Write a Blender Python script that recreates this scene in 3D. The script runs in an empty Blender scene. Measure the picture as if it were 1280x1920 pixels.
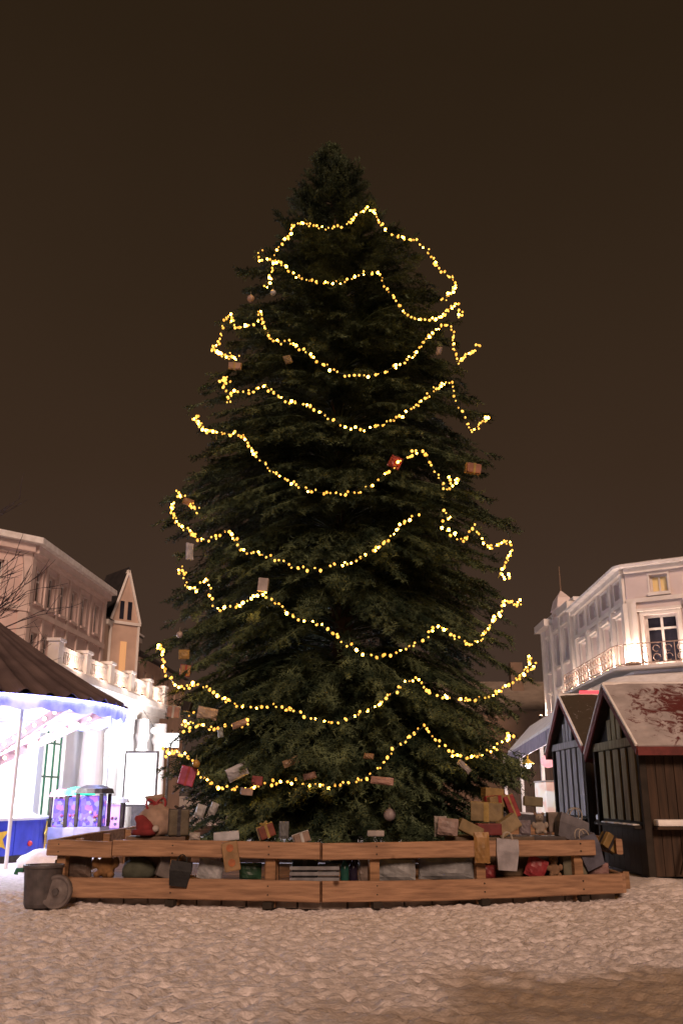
import bpy, bmesh, math, random
import numpy as np
from mathutils import Vector, Matrix, Euler

random.seed(7)
RNG = np.random.default_rng(11)
scene = bpy.context.scene
COL = scene.collection

# ------------------------------------------------------------------ camera
F = 1700.0
PITCH = math.atan(530 / 1700)
CAM_H = 1.6
cam_data = bpy.data.cameras.new("camera")
cam = bpy.data.objects.new("camera", cam_data)
COL.objects.link(cam)
cam.location = (0, 0, CAM_H)
cam.rotation_euler = (math.pi / 2 + PITCH, 0, 0)
cam_data.sensor_fit = 'VERTICAL'
cam_data.sensor_height = 24.0
cam_data.lens = 24.0 * F / 1920.0
cam_data.clip_end = 2000
cam_data.clip_start = 0.1
scene.camera = cam

# ------------------------------------------------------------------ night sky
world = bpy.data.worlds.new("World")
scene.world = world
world.use_nodes = True
wn, wl = world.node_tree.nodes, world.node_tree.links
bg = wn["Background"]
tc = wn.new("ShaderNodeTexCoord")
sep = wn.new("ShaderNodeSeparateXYZ")
wl.new(tc.outputs["Generated"], sep.inputs[0])
nz = wn.new("ShaderNodeTexNoise")
nz.inputs["Scale"].default_value = 1.6
nz.inputs["Detail"].default_value = 7
wl.new(tc.outputs["Generated"], nz.inputs["Vector"])
madd = wn.new("ShaderNodeMath")
madd.operation = 'MULTIPLY_ADD'
madd.inputs[1].default_value = 0.30
wl.new(nz.outputs["Fac"], madd.inputs[0])
zoff = wn.new("ShaderNodeMath"); zoff.operation = 'ADD'; zoff.inputs[1].default_value = -0.05
wl.new(sep.outputs["Z"], zoff.inputs[0])
wl.new(zoff.outputs[0], madd.inputs[2])
ramp = wn.new("ShaderNodeValToRGB")
wl.new(madd.outputs[0], ramp.inputs[0])
cr = ramp.color_ramp
cr.elements[0].position = 0.0
cr.elements[0].color = (0.070, 0.044, 0.0345, 1)
cr.elements[1].position = 0.80
cr.elements[1].color = (0.0245, 0.0142, 0.0070, 1)
e = cr.elements.new(0.25); e.color = (0.057, 0.033, 0.0225, 1)
e = cr.elements.new(0.46); e.color = (0.042, 0.0235, 0.0135, 1)
e = cr.elements.new(0.62); e.color = (0.034, 0.0195, 0.0105, 1)
wl.new(ramp.outputs[0], bg.inputs["Color"])
bg.inputs["Strength"].default_value = 1.0

# soft warm lamplight of the square, standing behind the camera
sun_data = bpy.data.lights.new("plaza_light", 'SUN')
sun_data.energy = 2.55
sun_data.angle = math.radians(14)
sun_data.color = (1.0, 0.66, 0.48)
sun = bpy.data.objects.new("plaza_light", sun_data)
COL.objects.link(sun)
sun.rotation_euler = (math.radians(63), 0, math.radians(5))

scene.view_settings.view_transform = 'Standard'
scene.view_settings.look = 'None'
scene.view_settings.exposure = 0.0
scene.view_settings.gamma = 1.0
scene.render.engine = 'CYCLES'
scene.cycles.use_denoising = True
scene.cycles.sample_clamp_indirect = 4.0
scene.cycles.max_bounces = 5
scene.cycles.caustics_reflective = False
scene.cycles.caustics_refractive = False


# ------------------------------------------------------------------ measuring helpers (photo is 1280 x 1920)
CP, SP = math.cos(PITCH), math.sin(PITCH)
def ray(px, py):
    a = (px - 640) / F
    b = (960 - py) / F
    return Vector((a, CP - b * SP, SP + b * CP))
def at(px, py, Y):
    r = ray(px, py)
    return Vector((0, 0, CAM_H)) + r * (Y / r.y)
def ground(px, py, z=0.0):
    r = ray(px, py)
    return Vector((0, 0, CAM_H)) + r * ((z - CAM_H) / r.z)
def on_wall(px, py, P0, d):
    """distance along a vertical wall and height there"""
    r = ray(px, py)
    n = Vector((d[1], -d[0]))
    t = (P0[0] * n.x + P0[1] * n.y) / (r.x * n.x + r.y * n.y)
    p = Vector((0, 0, CAM_H)) + r * t
    return (p.x - P0[0]) * d[0] + (p.y - P0[1]) * d[1], p.z


# ------------------------------------------------------------------ object helpers
def tag(o, label=None, cat=None, group=None, kind=None):
    if label: o["label"] = label
    if cat: o["category"] = cat
    if group: o["group"] = group
    if kind: o["kind"] = kind
    return o

def thing(name, label, cat, loc, group=None, rot=(0, 0, 0)):
    o = bpy.data.objects.new(name, None)
    o.empty_display_size = 0.2
    COL.objects.link(o)
    o.location = loc
    o.rotation_euler = rot
    return tag(o, label, cat, group)

def root_loc(o):
    while o.parent:
        o = o.parent
    return Vector(o.location)

class MB:
    def __init__(self):
        self.v = []
        self.f = []
    def add(self, vs, fs):
        b = len(self.v)
        self.v += [tuple(p) for p in vs]
        self.f += [tuple(i + b for i in q) for q in fs]
        return self
    def frame_box(self, c, ax, ay, az, bev=0.0):
        """box from its centre and three half-axis vectors; bev chamfers the edges"""
        c, ax, ay, az = Vector(c), Vector(ax), Vector(ay), Vector(az)
        if bev <= 0:
            vs = [c + ax * i + ay * j + az * k for i in (-1, 1) for j in (-1, 1) for k in (-1, 1)]
            return self.add(vs, [(0, 1, 3, 2), (4, 6, 7, 5), (0, 4, 5, 1), (2, 3, 7, 6), (0, 2, 6, 4), (1, 5, 7, 3)])
        bm = bmesh.new()
        bmesh.ops.create_cube(bm, size=2)
        lx, ly, lz = ax.length, ay.length, az.length
        for v in bm.verts:
            v.co = Vector((v.co.x * lx, v.co.y * ly, v.co.z * lz))
        bmesh.ops.bevel(bm, geom=bm.edges[:], offset=min(bev, lx * .9, ly * .9, lz * .9), segments=2, affect='EDGES', profile=.6)
        X, Y, Z = ax / lx, ay / ly, az / lz
        bm.verts.index_update()
        self.add([c + X * v.co.x + Y * v.co.y + Z * v.co.z for v in bm.verts], [[v.index for v in f.verts] for f in bm.faces])
        bm.free()
        return self
    def box(self, lo, hi, bev=0.0):
        lo, hi = Vector(lo), Vector(hi)
        h = (hi - lo) / 2
        return self.frame_box((lo + hi) / 2, (h.x, 0, 0), (0, h.y, 0), (0, 0, h.z), bev)
    def bar(self, p, q, w, h, up=(0, 0, 1), bev=0.0):
        p, q = Vector(p), Vector(q)
        d = q - p
        a = d / 2
        s = d.normalized().cross(Vector(up)).normalized()
        u = s.cross(d.normalized())
        return self.frame_box((p + q) / 2, a, s * (w / 2), u * (h / 2), bev)
    def tube(self, pts, r, n=8, cap=True):
        pts = [Vector(p) for p in pts]
        m = len(pts)
        rs = r if isinstance(r, (list, tuple)) else [r] * m
        b = len(self.v)
        ref = None
        for i, p in enumerate(pts):
            t = (pts[min(i + 1, m - 1)] - pts[max(i - 1, 0)]).normalized()
            if ref is None:
                ref = t.orthogonal().normalized()
            ref = (ref - t * ref.dot(t))
            ref = ref.normalized() if ref.length > 1e-6 else t.orthogonal().normalized()
            s = t.cross(ref)
            for k in range(n):
                a = 2 * math.pi * k / n
                self.v.append(tuple(p + (ref * math.cos(a) + s * math.sin(a)) * rs[i]))
        for i in range(m - 1):
            for k in range(n):
                a0 = b + i * n + k
                a1 = b + i * n + (k + 1) % n
                self.f.append((a0, a1, a1 + n, a0 + n))
        if cap:
            self.f.append(tuple(b + k for k in range(n))[::-1])
            self.f.append(tuple(b + (m - 1) * n + k for k in range(n)))
        return self
    def lathe(self, prof, c=(0, 0, 0), n=24, wob=None):
        c = Vector(c)
        b = len(self.v)
        for (r, z) in prof:
            for k in range(n):
                a = 2 * math.pi * k / n
                rr = r * (wob(a, z) if wob else 1)
                self.v.append((c.x + rr * math.cos(a), c.y + rr * math.sin(a), c.z + z))
        for i in range(len(prof) - 1):
            for k in range(n):
                a0 = b + i * n + k
                a1 = b + i * n + (k + 1) % n
                self.f.append((a0, a1, a1 + n, a0 + n))
        if prof[0][0] > 1e-4:
            self.f.append(tuple(b + k for k in range(n))[::-1])
        if prof[-1][0] > 1e-4:
            self.f.append(tuple(b + (len(prof) - 1) * n + k for k in range(n)))
        return self
    def ico(self, c, r, sub=2, sq=(1, 1, 1), crumple=0.0, seed=0):
        bm = bmesh.new()
        bmesh.ops.create_icosphere(bm, subdivisions=sub, radius=1)
        rnd = random.Random(seed)
        bm.verts.index_update()
        vs = []
        for v in bm.verts:
            k = 1 + (rnd.uniform(-crumple, crumple) if crumple else 0)
            vs.append((c[0] + v.co.x * r * sq[0] * k, c[1] + v.co.y * r * sq[1] * k, c[2] + v.co.z * r * sq[2] * k))
        self.add(vs, [[v.index for v in f.verts] for f in bm.faces])
        bm.free()
        return self
    def build(self, name, mat, parent=None, local=False, smooth=False):
        me = bpy.data.meshes.new(name)
        if parent is not None and not local:
            L = root_loc(parent)
            vs = [(x - L.x, y - L.y, z - L.z) for x, y, z in self.v]
        else:
            vs = self.v
        me.from_pydata(vs, [], self.f)
        me.validate()
        if smooth:
            me.polygons.foreach_set("use_smooth", [True] * len(me.polygons))
        me.materials.append(mat)
        o = bpy.data.objects.new(name, me)
        COL.objects.link(o)
        if parent is not None:
            o.parent = parent
        return o


# ------------------------------------------------------------------ materials
def M(name, c1, c2=None, scale=4.0, rough=0.7, bump=0.0, metal=0.0, stretch=(1, 1, 1), detail=5, contrast=(0.35, 0.65), bscale=None):
    m = bpy.data.materials.new(name)
    m.use_nodes = True
    n, l = m.node_tree.nodes, m.node_tree.links
    p = n["Principled BSDF"]
    p.inputs["Roughness"].default_value = rough
    p.inputs["Metallic"].default_value = metal
    p.inputs["Specular IOR Level"].default_value = 0.3
    c2 = c2 or tuple(x * 0.72 for x in c1)
    tc = n.new("ShaderNodeTexCoord")
    mp = n.new("ShaderNodeMapping")
    mp.inputs["Scale"].default_value = stretch
    l.new(tc.outputs["Object"], mp.inputs[0])
    t = n.new("ShaderNodeTexNoise")
    t.inputs["Scale"].default_value = scale
    t.inputs["Detail"].default_value = detail
    l.new(mp.outputs[0], t.inputs["Vector"])
    r = n.new("ShaderNodeValToRGB")
    r.color_ramp.elements[0].position = contrast[0]
    r.color_ramp.elements[1].position = contrast[1]
    r.color_ramp.elements[0].color = (*c2, 1)
    r.color_ramp.elements[1].color = (*c1, 1)
    l.new(t.outputs["Fac"], r.inputs[0])
    l.new(r.outputs[0], p.inputs["Base Color"])
    if bump:
        b = n.new("ShaderNodeBump")
        b.inputs["Strength"].default_value = bump
        b.inputs["Distance"].default_value = 0.03
        if bscale:
            t2 = n.new("ShaderNodeTexNoise")
            t2.inputs["Scale"].default_value = bscale
            t2.inputs["Detail"].default_value = 6
            l.new(mp.outputs[0], t2.inputs["Vector"])
            l.new(t2.outputs["Fac"], b.inputs["Height"])
        else:
            l.new(t.outputs["Fac"], b.inputs["Height"])
        l.new(b.outputs[0], p.inputs["Normal"])
    return m

def EM(name, col, strength):
    m = bpy.data.materials.new(name)
    m.use_nodes = True
    p = m.node_tree.nodes["Principled BSDF"]
    p.inputs["Base Color"].default_value = (*[min(c, .8) for c in col], 1)
    p.inputs["Emission Color"].default_value = (*col, 1)
    p.inputs["Emission Strength"].default_value = strength
    return m

MT = dict(
    needles=M("needles", (.125, .165, .085), (.014, .026, .015), 2.1, .6, contrast=(.40, .70), detail=12),
    bark=M("bark", (.09, .06, .04), (.04, .03, .02), 6, .9, .5, stretch=(1, 1, .2)),
    dark_bark=M("dark_bark", (.06, .045, .05), (.03, .022, .025), 6, .9, .3),
    wood=M("wood", (.37, .215, .128), (.20, .112, .068), 2.6, .8, .45, stretch=(.45, 3, 8), detail=10, contrast=(.3,.68)),
    wood_old=M("wood_old", (.30, .17, .09), (.16, .085, .045), 2.5, .8, .35, stretch=(.6, 3, 8), detail=8),
    snow=M("snow", (.86, .83, .83), (.70, .66, .65), 3, .8, .6, bscale=9),
    hut_brown=M("hut_brown", (.060, .034, .021), (.032, .019, .012), 2.0, .8, .3, stretch=(7, 7, .6)),
    hut_dark=M("hut_dark", (.034, .025, .019), (.018, .014, .011), 3, .85),
    plank=M("plank", (.34, .31, .33), (.17, .16, .145), 2.0, .8, .3, stretch=(6, 6, .5)),
    red_trim=M("red_trim", (.15, .03, .028), (.09, .02, .018), 5, .7),
    wall_white=M("wall_white", (.74, .64, .63), (.62, .535, .53), .7, .85, .1),
    wall_cream=M("wall_cream", (.68, .52, .49), (.56, .42, .40), .7, .85, .1),
    wall_tan=M("wall_tan", (.58, .42, .34), (.46, .33, .27), .8, .85),
    wall_dull=M("wall_dull", (.20, .13, .09), (.15, .10, .07), .8, .9),
    trim_rose=M("trim_rose", (.70, .56, .53), (.60, .48, .45), 1.5, .85),
    trim=M("trim", (.78, .72, .68), (.66, .61, .58), 1.5, .8),
    pav=M("pav", (.82, .82, .84), (.72, .72, .75), 1.2, .7),
    win_dark=M("win_dark", (.03, .03, .045), (.015, .015, .025), 2, .12),
    win_tan=M("win_tan", (.20, .14, .12), (.10, .07, .065), 1.2, .2),
    frame_white=M("frame_white", (.75, .7, .68), None, 3, .6),
    roof_dark=M("roof_dark", (.035, .03, .032), (.02, .018, .02), 2, .8),
    iron=M("iron", (.06, .045, .04), (.03, .025, .02), 8, .5, metal=.3),
    tent=M("tent", (.120, .085, .082), (.065, .045, .046), 1.3, .8, .2),
    bin=M("bin", (.10, .085, .085), (.055, .048, .05), 7, .55, .1),
    bin_disc=M("bin_disc", (.15, .125, .12), (.09, .075, .075), 9, .55, .15),
    green_plastic=M("green_plastic", (.03, .16, .09), None, 5, .4),
    wire=M("wire", (.01, .02, .01), None, 5, .5),
    warm_bulb=EM("warm_bulb", (1.0, .50, .085), 2.1), bright_bulb=EM("bright_bulb", (1.0, .46, .05), 42.0), dim_bulb=EM("dim_bulb", (1.0, .46, .07), 1.3),
    white_glow=EM("white_glow", (1.0, .97, .95), 3.0),
    poster_glow=EM("poster_glow", (.97, 1.0, 1.0), 1.6),
    win_glow=EM("win_glow", (1.0, .95, .86), 1.1),
    win_warm=EM("win_warm", (1.0, .50, .24), .22),
    win_faint=EM("win_faint", (1.0, .62, .30), .05),
    blue_led=EM("blue_led", (.36, .36, 1.0), 28),
    pink_led=EM("pink_led", (1.0, .18, .45), 1.4),
    green_led=EM("green_led", (.05, .9, .55), 1.4),
    amber=EM("amber", (1.0, .62, .3), 5.0),
    red_led=EM("red_led", (1.0, .06, .08), 1.6),
    blue_panel=M("blue_panel", (.05, .08, .62), (.03, .05, .45), 2, .4),
    yellow_paint=M("yellow_paint", (.75, .50, .06), None, 3, .4),
    red_paint=M("red_paint", (.65, .06, .06), None, 3, .4),
    white_paint=M("white_paint", (.8, .8, .8), (.7, .7, .72), 2, .4),
)

def knots(m):
    n, l = m.node_tree.nodes, m.node_tree.links
    p = n["Principled BSDF"]
    src = p.inputs["Base Color"].links[0].from_socket
    tc = n.new("ShaderNodeTexCoord"); v = n.new("ShaderNodeTexVoronoi"); v.inputs["Scale"].default_value = 1.9
    l.new(tc.outputs["Object"], v.inputs["Vector"])
    r = n.new("ShaderNodeValToRGB")
    r.color_ramp.elements[0].position = .05; r.color_ramp.elements[1].position = .12
    r.color_ramp.elements[0].color = (.22, .16, .12, 1); r.color_ramp.elements[1].color = (1, 1, 1, 1)
    l.new(v.outputs["Distance"], r.inputs[0])
    mx = n.new("ShaderNodeMix"); mx.data_type = 'RGBA'; mx.blend_type = 'MULTIPLY'; mx.inputs[0].default_value = 1
    l.new(src, mx.inputs[6]); l.new(r.outputs[0], mx.inputs[7]); l.new(mx.outputs[2], p.inputs["Base Color"])
knots(MT["wood"]); knots(MT["wood_old"])

def glow_mix(name, cols, strength, scale):
    m = EM(name, cols[0], strength)
    n, l = m.node_tree.nodes, m.node_tree.links
    tc = n.new("ShaderNodeTexCoord"); t = n.new("ShaderNodeTexVoronoi"); t.inputs["Scale"].default_value = scale
    l.new(tc.outputs["Object"], t.inputs["Vector"])
    sp = n.new("ShaderNodeSeparateColor"); l.new(t.outputs["Color"], sp.inputs[0])
    r = n.new("ShaderNodeValToRGB"); r.color_ramp.interpolation = 'CONSTANT'
    for i, c in enumerate(cols):
        e = r.color_ramp.elements[i] if i < 2 else r.color_ramp.elements.new(i / len(cols))
        e.position = i / len(cols); e.color = (*c, 1)
    l.new(sp.outputs[0], r.inputs[0]); l.new(r.outputs[0], n["Principled BSDF"].inputs["Emission Color"])
    return m

_cm = {}
def paint(col, rough=.6):
    key = (tuple(col), rough)
    if key not in _cm:
        g_ = sum(col) / 3
        cc = tuple(.62 * (c * .86 + g_ * .14) for c in col)
        _cm[key] = M("paper_%d" % len(_cm), cc, tuple(c * .62 for c in cc), 6, rough, .5)
    return _cm[key]

# snow that lies in patches on a red roof: worn through where people brushed it off
def snowy_roof(name, base, amount, spot=None):
    m = M(name, (.46, .41, .415), (.30, .265, .265), 2.2, .85, .5, bscale=7)
    n, l = m.node_tree.nodes, m.node_tree.links
    p = n["Principled BSDF"]
    src = p.inputs["Base Color"].links[0].from_socket
    tc = n.new("ShaderNodeTexCoord")
    t = n.new("ShaderNodeTexNoise")
    t.inputs["Scale"].default_value = 3.4
    t.inputs["Detail"].default_value = 6
    t.inputs["Roughness"].default_value = .72
    t.inputs["Distortion"].default_value = .9
    l.new(tc.outputs["Object"], t.inputs["Vector"])
    val = t.outputs["Fac"]
    if spot:
        d = n.new("ShaderNodeVectorMath"); d.operation = 'DISTANCE'
        d.inputs[1].default_value = spot[0]
        l.new(tc.outputs["Object"], d.inputs[0])
        mr = n.new("ShaderNodeMapRange")
        mr.inputs["From Min"].default_value = spot[1]
        mr.inputs["From Max"].default_value = spot[1] * .25
        mr.inputs["To Min"].default_value = -.16
        mr.inputs["To Max"].default_value = .10
        l.new(d.outputs["Value"], mr.inputs["Value"])
        a = n.new("ShaderNodeMath"); a.operation = 'ADD'
        l.new(val, a.inputs[0]); l.new(mr.outputs[0], a.inputs[1])
        val = a.outputs[0]
    r = n.new("ShaderNodeValToRGB")
    r.color_ramp.elements[0].position = amount - .05
    r.color_ramp.elements[1].position = amount + .05
    l.new(val, r.inputs[0])
    mx = n.new("ShaderNodeMix"); mx.data_type = 'RGBA'
    l.new(r.outputs[0], mx.inputs["Factor"])
    l.new(src, mx.inputs[6])
    mx.inputs[7].default_value = (*base, 1)
    l.new(mx.outputs[2], p.inputs["Base Color"])
    return m


# ------------------------------------------------------------------ ground: trodden snow
def build_ground():
    def axis(lo, hi, step, far, first):
        a = list(np.arange(lo, hi + 1e-6, step))
        s, x = first, hi
        up = []
        while x < far:
            x += s; s *= 1.35; up.append(x)
        s, x = first, lo
        dn = []
        while x > -far:
            x -= s; s *= 1.35; dn.append(x)
        return np.array(dn[::-1] + a + up)
    xs = axis(-7.6, 7.6, .033, 600, .1)
    ys = axis(6.6, 17.2, .033, 900, .1)
    X, Y = np.meshgrid(xs, ys)
    Z = np.zeros_like(X)
    def vnoise(sc, seed):
        r = np.random.default_rng(seed)
        g = r.random((256, 256))
        u, v = X / sc + 90.3, Y / sc + 31.7
        i, j = np.floor(u).astype(int), np.floor(v).astype(int)
        a, b = u - i, v - j
        a, b = a * a * (3 - 2 * a), b * b * (3 - 2 * b)
        i0, i1, j0, j1 = i % 256, (i + 1) % 256, j % 256, (j + 1) % 256
        return (g[j0, i0] * (1 - a) + g[j0, i1] * a) * (1 - b) + (g[j1, i0] * (1 - a) + g[j1, i1] * a) * b - .5
    near = ((np.abs(X) < 9) & (Y > 5) & (Y < 19)).astype(float)
    slush = 1 / (1 + np.exp(-((X - .1 - .33 * (Y - 7.45)) * 3.2 + vnoise(.9, 5) * 4 + vnoise(.3, 15) * 2)))
    slush *= 1 / (1 + np.exp((Y - 9.55 - vnoise(.8, 6) * .8 - vnoise(.25, 16) * .5) * 8))
    rough = 1 - .55 * slush
    Z += near * rough * (vnoise(.38, 1) * .022 + vnoise(.15, 2) * .016 + vnoise(.07, 3) * .034)
    Z += near * vnoise(2.6, 4) * .05
    # footprints
    r = np.random.default_rng(3)
    for _ in range(3600):
        fx, fy = r.uniform(-7.3, 7.3), r.uniform(6.4, 16.6)
        ang = r.uniform(0, math.pi)
        L, W, dp = r.uniform(.09, .15), r.uniform(.045, .065), r.uniform(.006, .024)
        i0, i1 = np.searchsorted(xs, fx - .3), np.searchsorted(xs, fx + .3)
        j0, j1 = np.searchsorted(ys, fy - .3), np.searchsorted(ys, fy + .3)
        dx, dy = X[j0:j1, i0:i1] - fx, Y[j0:j1, i0:i1] - fy
        u, v = dx * math.cos(ang) + dy * math.sin(ang), -dx * math.sin(ang) + dy * math.cos(ang)
        q = (u / L) ** 2 + (v / W) ** 2
        k = 1 - .6 * slush[j0:j1, i0:i1]
        Z[j0:j1, i0:i1] += k * (-dp * np.exp(-q ** 2) + .35 * dp * np.exp(-(np.sqrt(q) - 1.5) ** 2 * 6))
    for _ in range(13000):
        fx, fy = r.uniform(-7.3, 7.3), r.uniform(6.7, 16.6)
        L, dp = r.uniform(.025, .05), r.uniform(.012, .045)
        i0, i1 = np.searchsorted(xs, fx - .12), np.searchsorted(xs, fx + .12)
        j0, j1 = np.searchsorted(ys, fy - .12), np.searchsorted(ys, fy + .12)
        dx, dy = X[j0:j1, i0:i1] - fx, Y[j0:j1, i0:i1] - fy
        k = 1 - .7 * slush[j0:j1, i0:i1]
        Z[j0:j1, i0:i1] -= k * dp * np.exp(-(dx ** 2 + dy ** 2) / L ** 2)
    # tyre-smoothed ripples in the slush
    Z += near * slush * .022 * np.sin((X * .5 + Y * 1.0) * 13 + vnoise(.9, 8) * 9)
    Z -= near * slush * .02
    # snow bank swept against the hut and a lip along the fence
    Z += .17 * np.exp(-(((X - 5.9) / .9) ** 2 + ((Y - 17.7) / 1.1) ** 2)) * (1 + vnoise(.3, 9))
    Z -= near * .01
    nx, ny = len(xs), len(ys)
    vs = np.stack([X.ravel(), Y.ravel(), Z.ravel()], 1)
    I = np.arange(nx * ny).reshape(ny, nx)
    q = np.stack([I[:-1, :-1], I[:-1, 1:], I[1:, 1:], I[1:, :-1]], -1).reshape(-1, 4)
    me = bpy.data.meshes.new("ground")
    me.from_pydata(vs.tolist(), [], q.tolist())
    me.polygons.foreach_set("use_smooth", [True] * len(me.polygons))
    at_ = me.attributes.new("slush", 'FLOAT', 'POINT')
    at_.data.foreach_set("value", (slush * near * .8).ravel().astype(np.float32))
    m = M("trodden_snow", (.76, .69, .68), (.54, .48, .46), 11, .85, .6, detail=9, bscale=34, contrast=(.33, .62))
    n, l = m.node_tree.nodes, m.node_tree.links
    p = n["Principled BSDF"]
    src = p.inputs["Base Color"].links[0].from_socket
    an = n.new("ShaderNodeAttribute"); an.attribute_name = "slush"
    sl = n.new("ShaderNodeTexNoise"); sl.inputs["Scale"].default_value = 6; sl.inputs["Detail"].default_value = 8
    t2 = n.new("ShaderNodeTexCoord"); l.new(t2.outputs["Object"], sl.inputs["Vector"])
    rr = n.new("ShaderNodeValToRGB")
    rr.color_ramp.elements[0].color = (.20, .13, .068, 1); rr.color_ramp.elements[1].color = (.34, .24, .14, 1)
    rr.color_ramp.elements[0].position = .3; rr.color_ramp.elements[1].position = .7
    l.new(sl.outputs["Fac"], rr.inputs[0])
    mx = n.new("ShaderNodeMix"); mx.data_type = 'RGBA'
    l.new(an.outputs["Fac"], mx.inputs["Factor"]); l.new(src, mx.inputs[6]); l.new(rr.outputs[0], mx.inputs[7])
    l.new(mx.outputs[2], p.inputs["Base Color"])
    me.materials.append(m)
    o = bpy.data.objects.new("ground", me)
    COL.objects.link(o)
    tag(o, kind="structure")
build_ground()


# ------------------------------------------------------------------ buildings
def facade(mb, P0, d, L, z0, z1, holes, reveal=.22):
    """a wall sheet with real openings and their reveals; outward normal is (d.y, -d.x)"""
    us = sorted({0.0, L} | {h[0] for h in holes} | {h[1] for h in holes})
    zs = sorted({z0, z1} | {h[2] for h in holes} | {h[3] for h in holes})
    n = Vector((d[1], -d[0], 0))
    def P(u, z, k=0.0):
        return (P0[0] + d[0] * u - n.x * k, P0[1] + d[1] * u - n.y * k, z)
    for a, b in zip(us, us[1:]):
        for c, e in zip(zs, zs[1:]):
            um, zm = (a + b) / 2, (c + e) / 2
            if any(h[0] < um < h[1] and h[2] < zm < h[3] for h in holes):
                continue
            mb.add([P(a, c), P(b, c), P(b, e), P(a, e)], [(0, 1, 2, 3)])
    for (a, b, c, e) in holes:
        for (u0, w0), (u1, w1) in (((a, c), (b, c)), ((b, c), (b, e)), ((b, e), (a, e)), ((a, e), (a, c))):
            mb.add([P(u0, w0), P(u1, w1), P(u1, w1, reveal), P(u0, w0, reveal)], [(3, 2, 1, 0)])

def wbox(mb, P0, d, u0, u1, z0, z1, k0, k1, bev=0):
    """box on a wall: u along it, k outward (negative = into the wall)"""
    n = Vector((d[1], -d[0], 0))
    D = Vector((d[0], d[1], 0))
    c = Vector((P0[0], P0[1], 0)) + D * ((u0 + u1) / 2) + n * ((k0 + k1) / 2) + Vector((0, 0, (z0 + z1) / 2))
    mb.frame_box(c, D * ((u1 - u0) / 2), n * ((k1 - k0) / 2), Vector((0, 0, (z1 - z0) / 2)), bev)

def window(root, P0, d, h, pane, cols=2, rows=((.68,)), depth=.14, fr=.07, framemat=None):
    a, b, c, e = h
    m = MB()
    k0, k1 = -depth - .05, -depth
    wbox(m, P0, d, a, a + fr, c, e, k0, k1)
    wbox(m, P0, d, b - fr, b, c, e, k0, k1)
    wbox(m, P0, d, a + fr, b - fr, c, c + fr, k0, k1)
    wbox(m, P0, d, a + fr, b - fr, e - fr, e, k0, k1)
    for i in range(1, cols):
        u = a + (b - a) * i / cols
        wbox(m, P0, d, u - fr * .45, u + fr * .45, c + fr, e - fr, k0, k1 + .004)
    for r_ in rows:
        z = c + (e - c) * r_
        wbox(m, P0, d, a + fr, b - fr, z - fr * .4, z + fr * .4, k0, k1 + .008)
    w = m.build("window", framemat or MT["frame_white"], root)
    g = MB()
    wbox(g, P0, d, a + .01, b - .01, c + .01, e - .01, -depth - .10, -depth - .06)
    g.build("pane", pane, w)
    return w

def surround(mb, P0, d, h, w=.12, k=.06, sill=True, hood=True):
    a, b, c, e = h
    wbox(mb, P0, d, a - w, a - .002, c, e, .003, k)
    wbox(mb, P0, d, b + .002, b + w, c, e, .003, k)
    wbox(mb, P0, d, a - w, b + w, e + .002, e + w, .003, k + .01)
    if hood:
        wbox(mb, P0, d, a - w * 1.5, b + w * 1.5, e + w + .003, e + w + .10, .003, k + .12)
    if sill:
        wbox(mb, P0, d, a - w * 1.3, b + w * 1.3, c - .12, c - .002, .003, k + .1)

def unit(P, Q):
    v = Vector((Q[0] - P[0], Q[1] - P[1]))
    L = v.length
    return (v.x / L, v.y / L), L

def cyl_light(name, loc, energy, color, radius=.12, kind='POINT', rot=None, spot=None):
    ld = bpy.data.lights.new(name, kind)
    ld.energy = energy
    ld.color = color
    ld.shadow_soft_size = radius
    if spot:
        ld.spot_size = math.radians(spot)
        ld.spot_blend = .8
    o = bpy.data.objects.new(name, ld)
    COL.objects.link(o)
    o.location = loc
    if rot:
        o.rotation_euler = rot
    return o


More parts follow.
